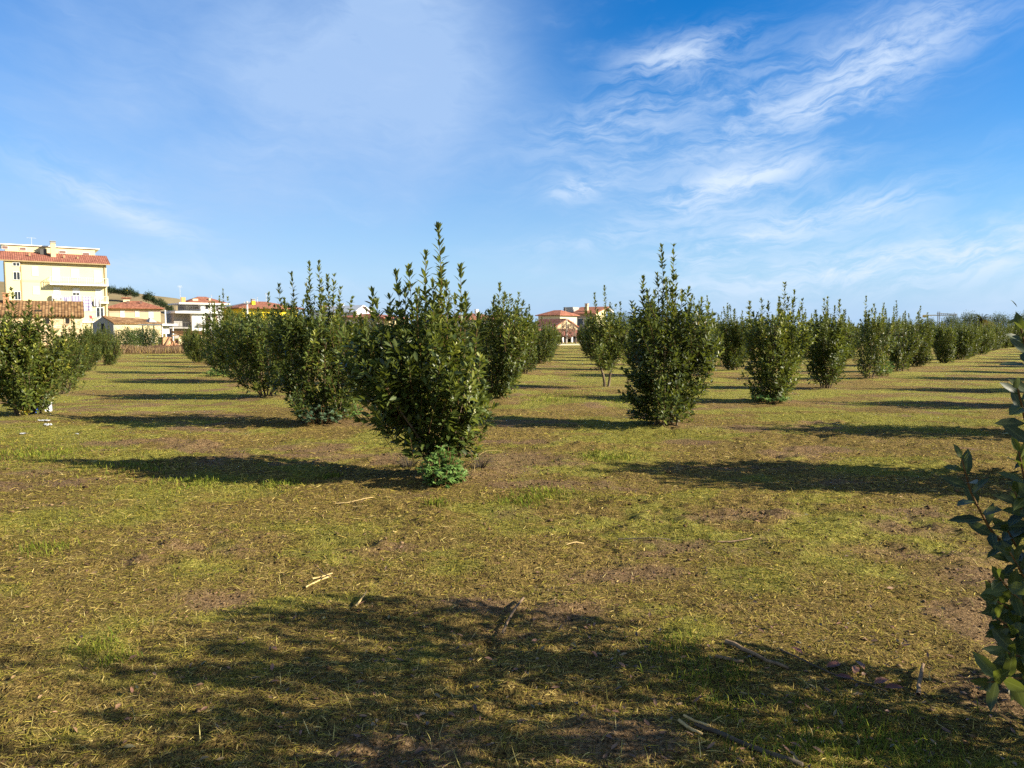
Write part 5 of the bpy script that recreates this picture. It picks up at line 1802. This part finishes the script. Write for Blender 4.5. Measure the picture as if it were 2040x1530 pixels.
# ------------------------------------------------------------------ sticks and litter on the ground
def stick(pix, r0, r1, mat, label, name='stick', lift=.012, parent=None):
    P = []
    for q in pix:
        x, y = at_ground(q[0], q[1])
        P.append([x, y, float(ground_h(x, y)) + lift + (q[2] if len(q) > 2 else 0)])
    P = np.array(P)
    s = np.linspace(0, 1, len(P)); ss = np.linspace(0, 1, 2 * len(P))
    PP = np.stack([np.interp(ss, s, P[:, c]) for c in range(3)], -1)
    PP += rng.normal(0, r0 * .10, PP.shape)
    ac = Acc()
    ac.tube(PP, np.linspace(r0, r1, len(PP)) * .62 * rng.uniform(.94, 1.05, len(PP)), 7)
    o = link(name, ac.mesh(name, True), mat, parent)
    if label: tag(o, label, 'stick')
    return o


stick([(608, 1170), (632, 1160), (658, 1150)], .010, .009, M_CANE, 'pale yellow split cane lying on the clippings, the lower of a crossed pair')
stick([(622, 1158), (640, 1152), (662, 1143)], .010, .007, M_CANE, 'pale cane lying close behind the lower split cane', lift=.02)
stick([(634, 1140), (645, 1150), (657, 1160)], .006, .005, M_DEADWOOD, 'short brown twig laid across the two pale canes', lift=.035)
stick([(708, 1214), (718, 1202), (730, 1190)], .010, .008, M_CANE, 'stubby straw coloured stick standing slightly up from the grass', lift=.025)
stick([(668, 998), (690, 997), (712, 994), (730, 990), (746, 986)], .008, .006, M_CANE, 'slim curved pale twig lying in front of the nearest bush')
stick([(702, 1004), (735, 1003)], .004, .003, M_CANE, 'thin straight straw just below the curved pale twig')
stick([(1001, 1258), (1012, 1240), (1026, 1218), (1043, 1193)], .010, .012, M_DEADWOOD, 'brown broken stick pointing away, at the edge of the wide shadow', lift=.03)
stick([(1128, 1088), (1145, 1085), (1163, 1082)], .007, .007, M_CANE, 'short bright cane piece alone on the mown ground')
stick([(1232, 1077), (1265, 1076), (1300, 1077), (1336, 1076)], .008, .006, M_DARKWOOD, 'long dark thin stick lying level on the grass')
stick([(1430, 1081), (1462, 1080), (1497, 1076)], .011, .008, M_DEADWOOD, 'brown bark sliver lying past the end of the long dark stick')
stick([(1447, 1286), (1485, 1302), (1520, 1316), (1570, 1334)], .020, .012, M_DEADWOOD, 'broad weathered bark strip at the shadow edge')
stick([(1426, 1312), (1450, 1316), (1480, 1323)], .016, .012, M_DEADWOOD, 'short thick bark piece in front of the broad bark strip')
stick([(1829, 1391), (1832, 1370), (1835, 1348), (1839, 1326)], .016, .011, M_DEADWOOD, 'pale stubby branch lying upright in the picture near the dark sprigs', lift=.03)
stick([(1385, 1448), (1430, 1468), (1480, 1488), (1530, 1508), (1600, 1535)], .014, .018, M_DARKWOOD, 'dark bent branch lying in the grass at the very front')
stick([(1352, 1442), (1375, 1458), (1398, 1470)], .013, .009, M_CANE, 'cracked pale bark shred at the near end of the dark branch')
stick([(1362, 1440), (1392, 1452), (1415, 1462)], .009, .007, M_CANE, 'thin pale shred beside the cracked bark piece', lift=.03)
stick([(782, 1063), (790, 1060)], .008, .006, M_CANE, 'tiny white chip of cane in the middle of the mown field')
stick([(945, 948), (946, 925, .05), (965, 918, .1), (985, 914, .10), (1005, 910, .06)], .0035, .002, M_CANE, 'bare twig arching out of the soil beside the nearest bush')
tw = stick([(1555, 1300), (1610, 1325), (1665, 1348), (1720, 1366), (1768, 1382)], .007, .004, M_DARKWOOD, None, 'twig')
tag(tw, 'fallen twig still carrying dead reddish leaves at the shadow edge', 'twig')
M_REDLEAF = leaf_mat('dead_red_leaf', (0.12, 0.04, 0.025), (0.20, 0.075, 0.045), (0.28, 0.13, 0.07), rough=.5, tcol=(.4, .12, .06))
for px, py, a_ in ((1600, 1312, 2.0), (1645, 1335, .2), (1662, 1350, -.6), (1700, 1352, .9), (1722, 1345, 1.6), (1740, 1370, .3), (1760, 1376, -.2)):
    x, y = at_ground(px, py)
    ac = Acc()
    ac.leaves(np.array([[x, y, float(ground_h(x, y)) + .02]]), np.array([[math.cos(a_), math.sin(a_), .25]]), np.array([[.2, -.3, 1.]]), .085, .034, np.array([random.random() * .9]), .2, .2)
    link('dead_leaf', ac.mesh('dead_leaf'), M_REDLEAF, tw)


def scrap(px, py, w, h, mat, label, seed, stand=.0):
    r_ = np.random.default_rng(seed)
    x, y = at_ground(px, py)
    n_ = 9
    U_, W_ = np.meshgrid(np.linspace(-.5, .5, n_), np.linspace(0, 1, n_))
    nz = r_.normal(0, .12, (n_, n_))
    edge = 1 + r_.normal(0, .12, (n_, n_))
    if stand:
        V = np.stack([U_ * w * edge * (1 - .35 * W_), nz * w * .8 + .1 * np.sin(U_ * 7), W_ * h * edge], -1)
    else:
        V = np.stack([U_ * w * edge, (W_ - .5) * w * .6 * edge, .02 + np.abs(nz) * h * 3], -1)
    V = V.reshape(-1, 3)
    a_ = (np.arange(n_ - 1)[:, None] * n_ + np.arange(n_ - 1)[None]).ravel()
    q_ = np.stack([a_, a_ + 1, a_ + n_ + 1, a_ + n_], -1)
    V2 = np.concatenate([V, V + [0, .004, .004]])
    o = link('plastic_scrap', np_mesh('plastic_scrap', V2, np.concatenate([q_, q_[:, ::-1] + n_ * n_]), None, {}, None, False), mat)
    o.location = (x, y, float(ground_h(x, y)))
    tag(o, label, 'litter', 'litter in the grass')


PW = plain('white_plastic', (0.5, 0.5, 0.5), .4, .04, 6)
PB = plain('blue_plastic', (0.05, 0.10, 0.42), .4, .05, 6)
scrap(97, 822, 0.072, .17, PW, 'white crumpled plastic bag standing by the broad glossy bush', 1, 1)
scrap(70, 826, 0.036, .08, PB, 'small blue plastic bit at the foot of the broad glossy bush', 2, 1)
scrap(88, 838, 0.168, .02, PW, 'flat dull white scrap just in front of the white bag', 3)
scrap(94, 849, 0.120, .05, PW, 'curled white scrap on the grass in front of the flat one', 4)
scrap(46, 862, 0.096, .02, PW, 'white scrap lying on the grass apart from the others, by the bare edge', 5)
scrap(153, 864, 0.042, .02, PW, 'tiny white scrap alone on the grass nearest the long shadow', 6)

# ------------------------------------------------------------------ sky
w = bpy.data.worlds.new('World')
sc.world = w
w.use_nodes = True
t = NT(w.node_tree)
bg = t.n['Background']
sky = t.node('ShaderNodeTexSky', sky_type='NISHITA')
sky.sun_disc = False
sky.sun_elevation = SUN_EL
sky.sun_rotation = SUN_AZ
sky.air_density = 1.0
sky.dust_density = 0.0
sky.ozone_density = 2.0
SKY_STR = 0.065
gen = t.node('ShaderNodeTexCoord').outputs['Generated']
sp = t.node('ShaderNodeSeparateXYZ', {0: gen})
X, Y, Z = sp.outputs
az = t.math('ARCTAN2', X, Y)
el = t.math('ARCSINE', Z)
# thin high cloud; the fibres curve gently with bearing
vv = t.math('SUBTRACT', el, t.math('MULTIPLY', t.math('MULTIPLY', az, az), 0.17))
cv = t.node('ShaderNodeCombineXYZ', {0: az, 1: vv, 2: 0.0}).outputs[0]
ce = t.node('ShaderNodeCombineXYZ', {0: az, 1: el, 2: 0.3}).outputs[0]
warp = t.node('ShaderNodeVectorMath', {0: t.noise(ce, 7, 4, .55, 0, 1), 1: (0.5, 0.5, 0.5)}, operation='SUBTRACT').outputs[0]
cv2 = t.node('ShaderNodeVectorMath', {0: cv, 1: t.node('ShaderNodeVectorMath', {0: warp, 'Scale': 0.085}, operation='SCALE').outputs[0]}, operation='ADD').outputs[0]
streak = t.noise(t.mapping(cv2, (5.0, 17.0, 1)), 1.0, 9, 0.60, 0.25)
fine = t.noise(t.mapping(cv2, (15.0, 60.0, 1), (0, 0, 0), (4.2, 1.1, 0)), 1.0, 8, 0.66, 0.5)
soft = t.noise(t.mapping(ce, (4.5, 7.0, 1), (0, 0, R(20)), (3.1, 1.7, 0)), 1.0, 5, 0.5, 0.3)


def blob(px, py, lx, ly, ang):
    """soft elliptical region of sky given by a direction, half sizes in degrees and a tilt"""
    r = ray(px, py); r = r / np.linalg.norm(r)
    a0, e0 = math.atan2(r[0], r[1]), math.asin(r[2])
    da, de = t.math('SUBTRACT', az, a0), t.math('SUBTRACT', el, e0)
    c, s = math.cos(R(ang)), math.sin(R(ang))
    p = t.math('MULTIPLY', t.math('ADD', t.math('MULTIPLY', da, c), t.math('MULTIPLY', de, s)), 1 / R(lx))
    q = t.math('MULTIPLY', t.math('SUBTRACT', t.math('MULTIPLY', de, c), t.math('MULTIPLY', da, s)), 1 / R(ly))
    d2 = t.math('ADD', t.math('MULTIPLY', p, p), t.math('MULTIPLY', q, q))
    return t.math('POWER', 2.71828, t.math('MULTIPLY', d2, -1.0))


def total(items):
    acc = None
    for k, b in items:
        v = t.math('MULTIPLY', b, k)
        acc = v if acc is None else t.math('ADD', acc, v)
    return acc


# wide milky veil
veil = total([(.22, blob(350, 260, 24, 13, 0)), (.62, blob(830, 60, 7.5, 9, 60)), (.4, blob(930, 180, 4, 5, 60)), (.30, blob(600, 200, 11, 8, 20)), (.32, blob(300, 80, 13, 8, 20)), (.26, blob(60, 330, 9, 7, -15)), (.25, blob(700, 420, 14, 4, 5)), (.30, blob(100, 480, 14, 3.5, -8)), (.25, blob(1250, 400, 12, 5, 8)), (.25, blob(1800, 80, 9, 5, 15))])
veil = t.math('MULTIPLY', veil, t.math('MULTIPLY_ADD', soft, 1.3, 0.06))
veil = t.math('MULTIPLY', veil, t.math('MULTIPLY_ADD', fine, 0.5, 0.72))
# bright wisps
wis = total([(1.0, blob(1350, 110, 4.5, 1.2, 10)), (.75, blob(1230, 235, 5.5, 1.5, 14)), (.6, blob(1480, 285, 4.5, 1.1, 6)), (.9, blob(1150, 378, 2.2, .8, 6)), (.95, blob(1400, 385, 5, 1.2, 14)), (.7, blob(1530, 340, 5, .9, 10)),
             (.75, blob(1700, 425, 6, 1.1, 12)), (.7, blob(1780, 110, 5.5, 2.0, 25)), (.9, blob(1430, 500, 5, 1.0, 14)), (.5, blob(1620, 215, 5, 1.0, 2)), (.5, blob(260, 430, 5, .8, -22)), (.4, blob(200, 380, 5, 1.5, -20)),
             (.9, blob(1620, 545, 11, 1.3, 5)), (1.0, blob(1950, 500, 10, 1.9, 8)), (.55, blob(1600, 160, 9, 2.5, 12)), (.5, blob(1500, 430, 9, 2.2, 10)), (.45, blob(1250, 330, 6, 2, 8)), (.45, blob(1180, 480, 6, .9, 6)), (.4, blob(330, 530, 8, .8, -5))])
wis = t.math('MULTIPLY', wis, t.sstep(t.math('ADD', t.math('MULTIPLY', streak, .42), t.math('MULTIPLY', fine, .58)), .38, .62))
loose = t.math('MULTIPLY', t.sstep(streak, .5, .8), .2)
low = t.math('MULTIPLY', t.math('POWER', 2.71828, t.math('MULTIPLY', t.math('POWER', t.math('DIVIDE', t.math('MAXIMUM', el, 0.0), R(4.5)), 2.0), -1.0)), t.math('MULTIPLY_ADD', streak, .5, .02))
veil = t.math('MINIMUM', t.math('MULTIPLY', veil, 1.25), .85)
alpha = t.math('ADD', t.math('MULTIPLY', wis, .76), t.math('ADD', loose, low), clamp=True)
behind = t.math('MULTIPLY', t.sstep(Y, .25, -.5), t.math('MULTIPLY_ADD', soft, .7, .35))  # unseen cloud cover added behind the camera to lift and whiten ambient fill
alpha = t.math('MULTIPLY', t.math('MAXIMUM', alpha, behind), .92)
hs = t.node('ShaderNodeHueSaturation', {'Hue': 0.512, 'Saturation': 1.55, 'Value': 0.92, 'Color': sky.outputs[0]})
hz = t.math('POWER', 2.71828, t.math('MULTIPLY', t.math('POWER', t.math('DIVIDE', t.math('MAXIMUM', el, 0.0), R(8.5)), 1.5), -1.0))
clear = t.mix(t.math('MULTIPLY', hz, .92), hs.outputs[0], (1.5, 2.8, 4.8, 1))
clear = t.mix(veil, clear, (2.35, 3.35, 5.0, 1))
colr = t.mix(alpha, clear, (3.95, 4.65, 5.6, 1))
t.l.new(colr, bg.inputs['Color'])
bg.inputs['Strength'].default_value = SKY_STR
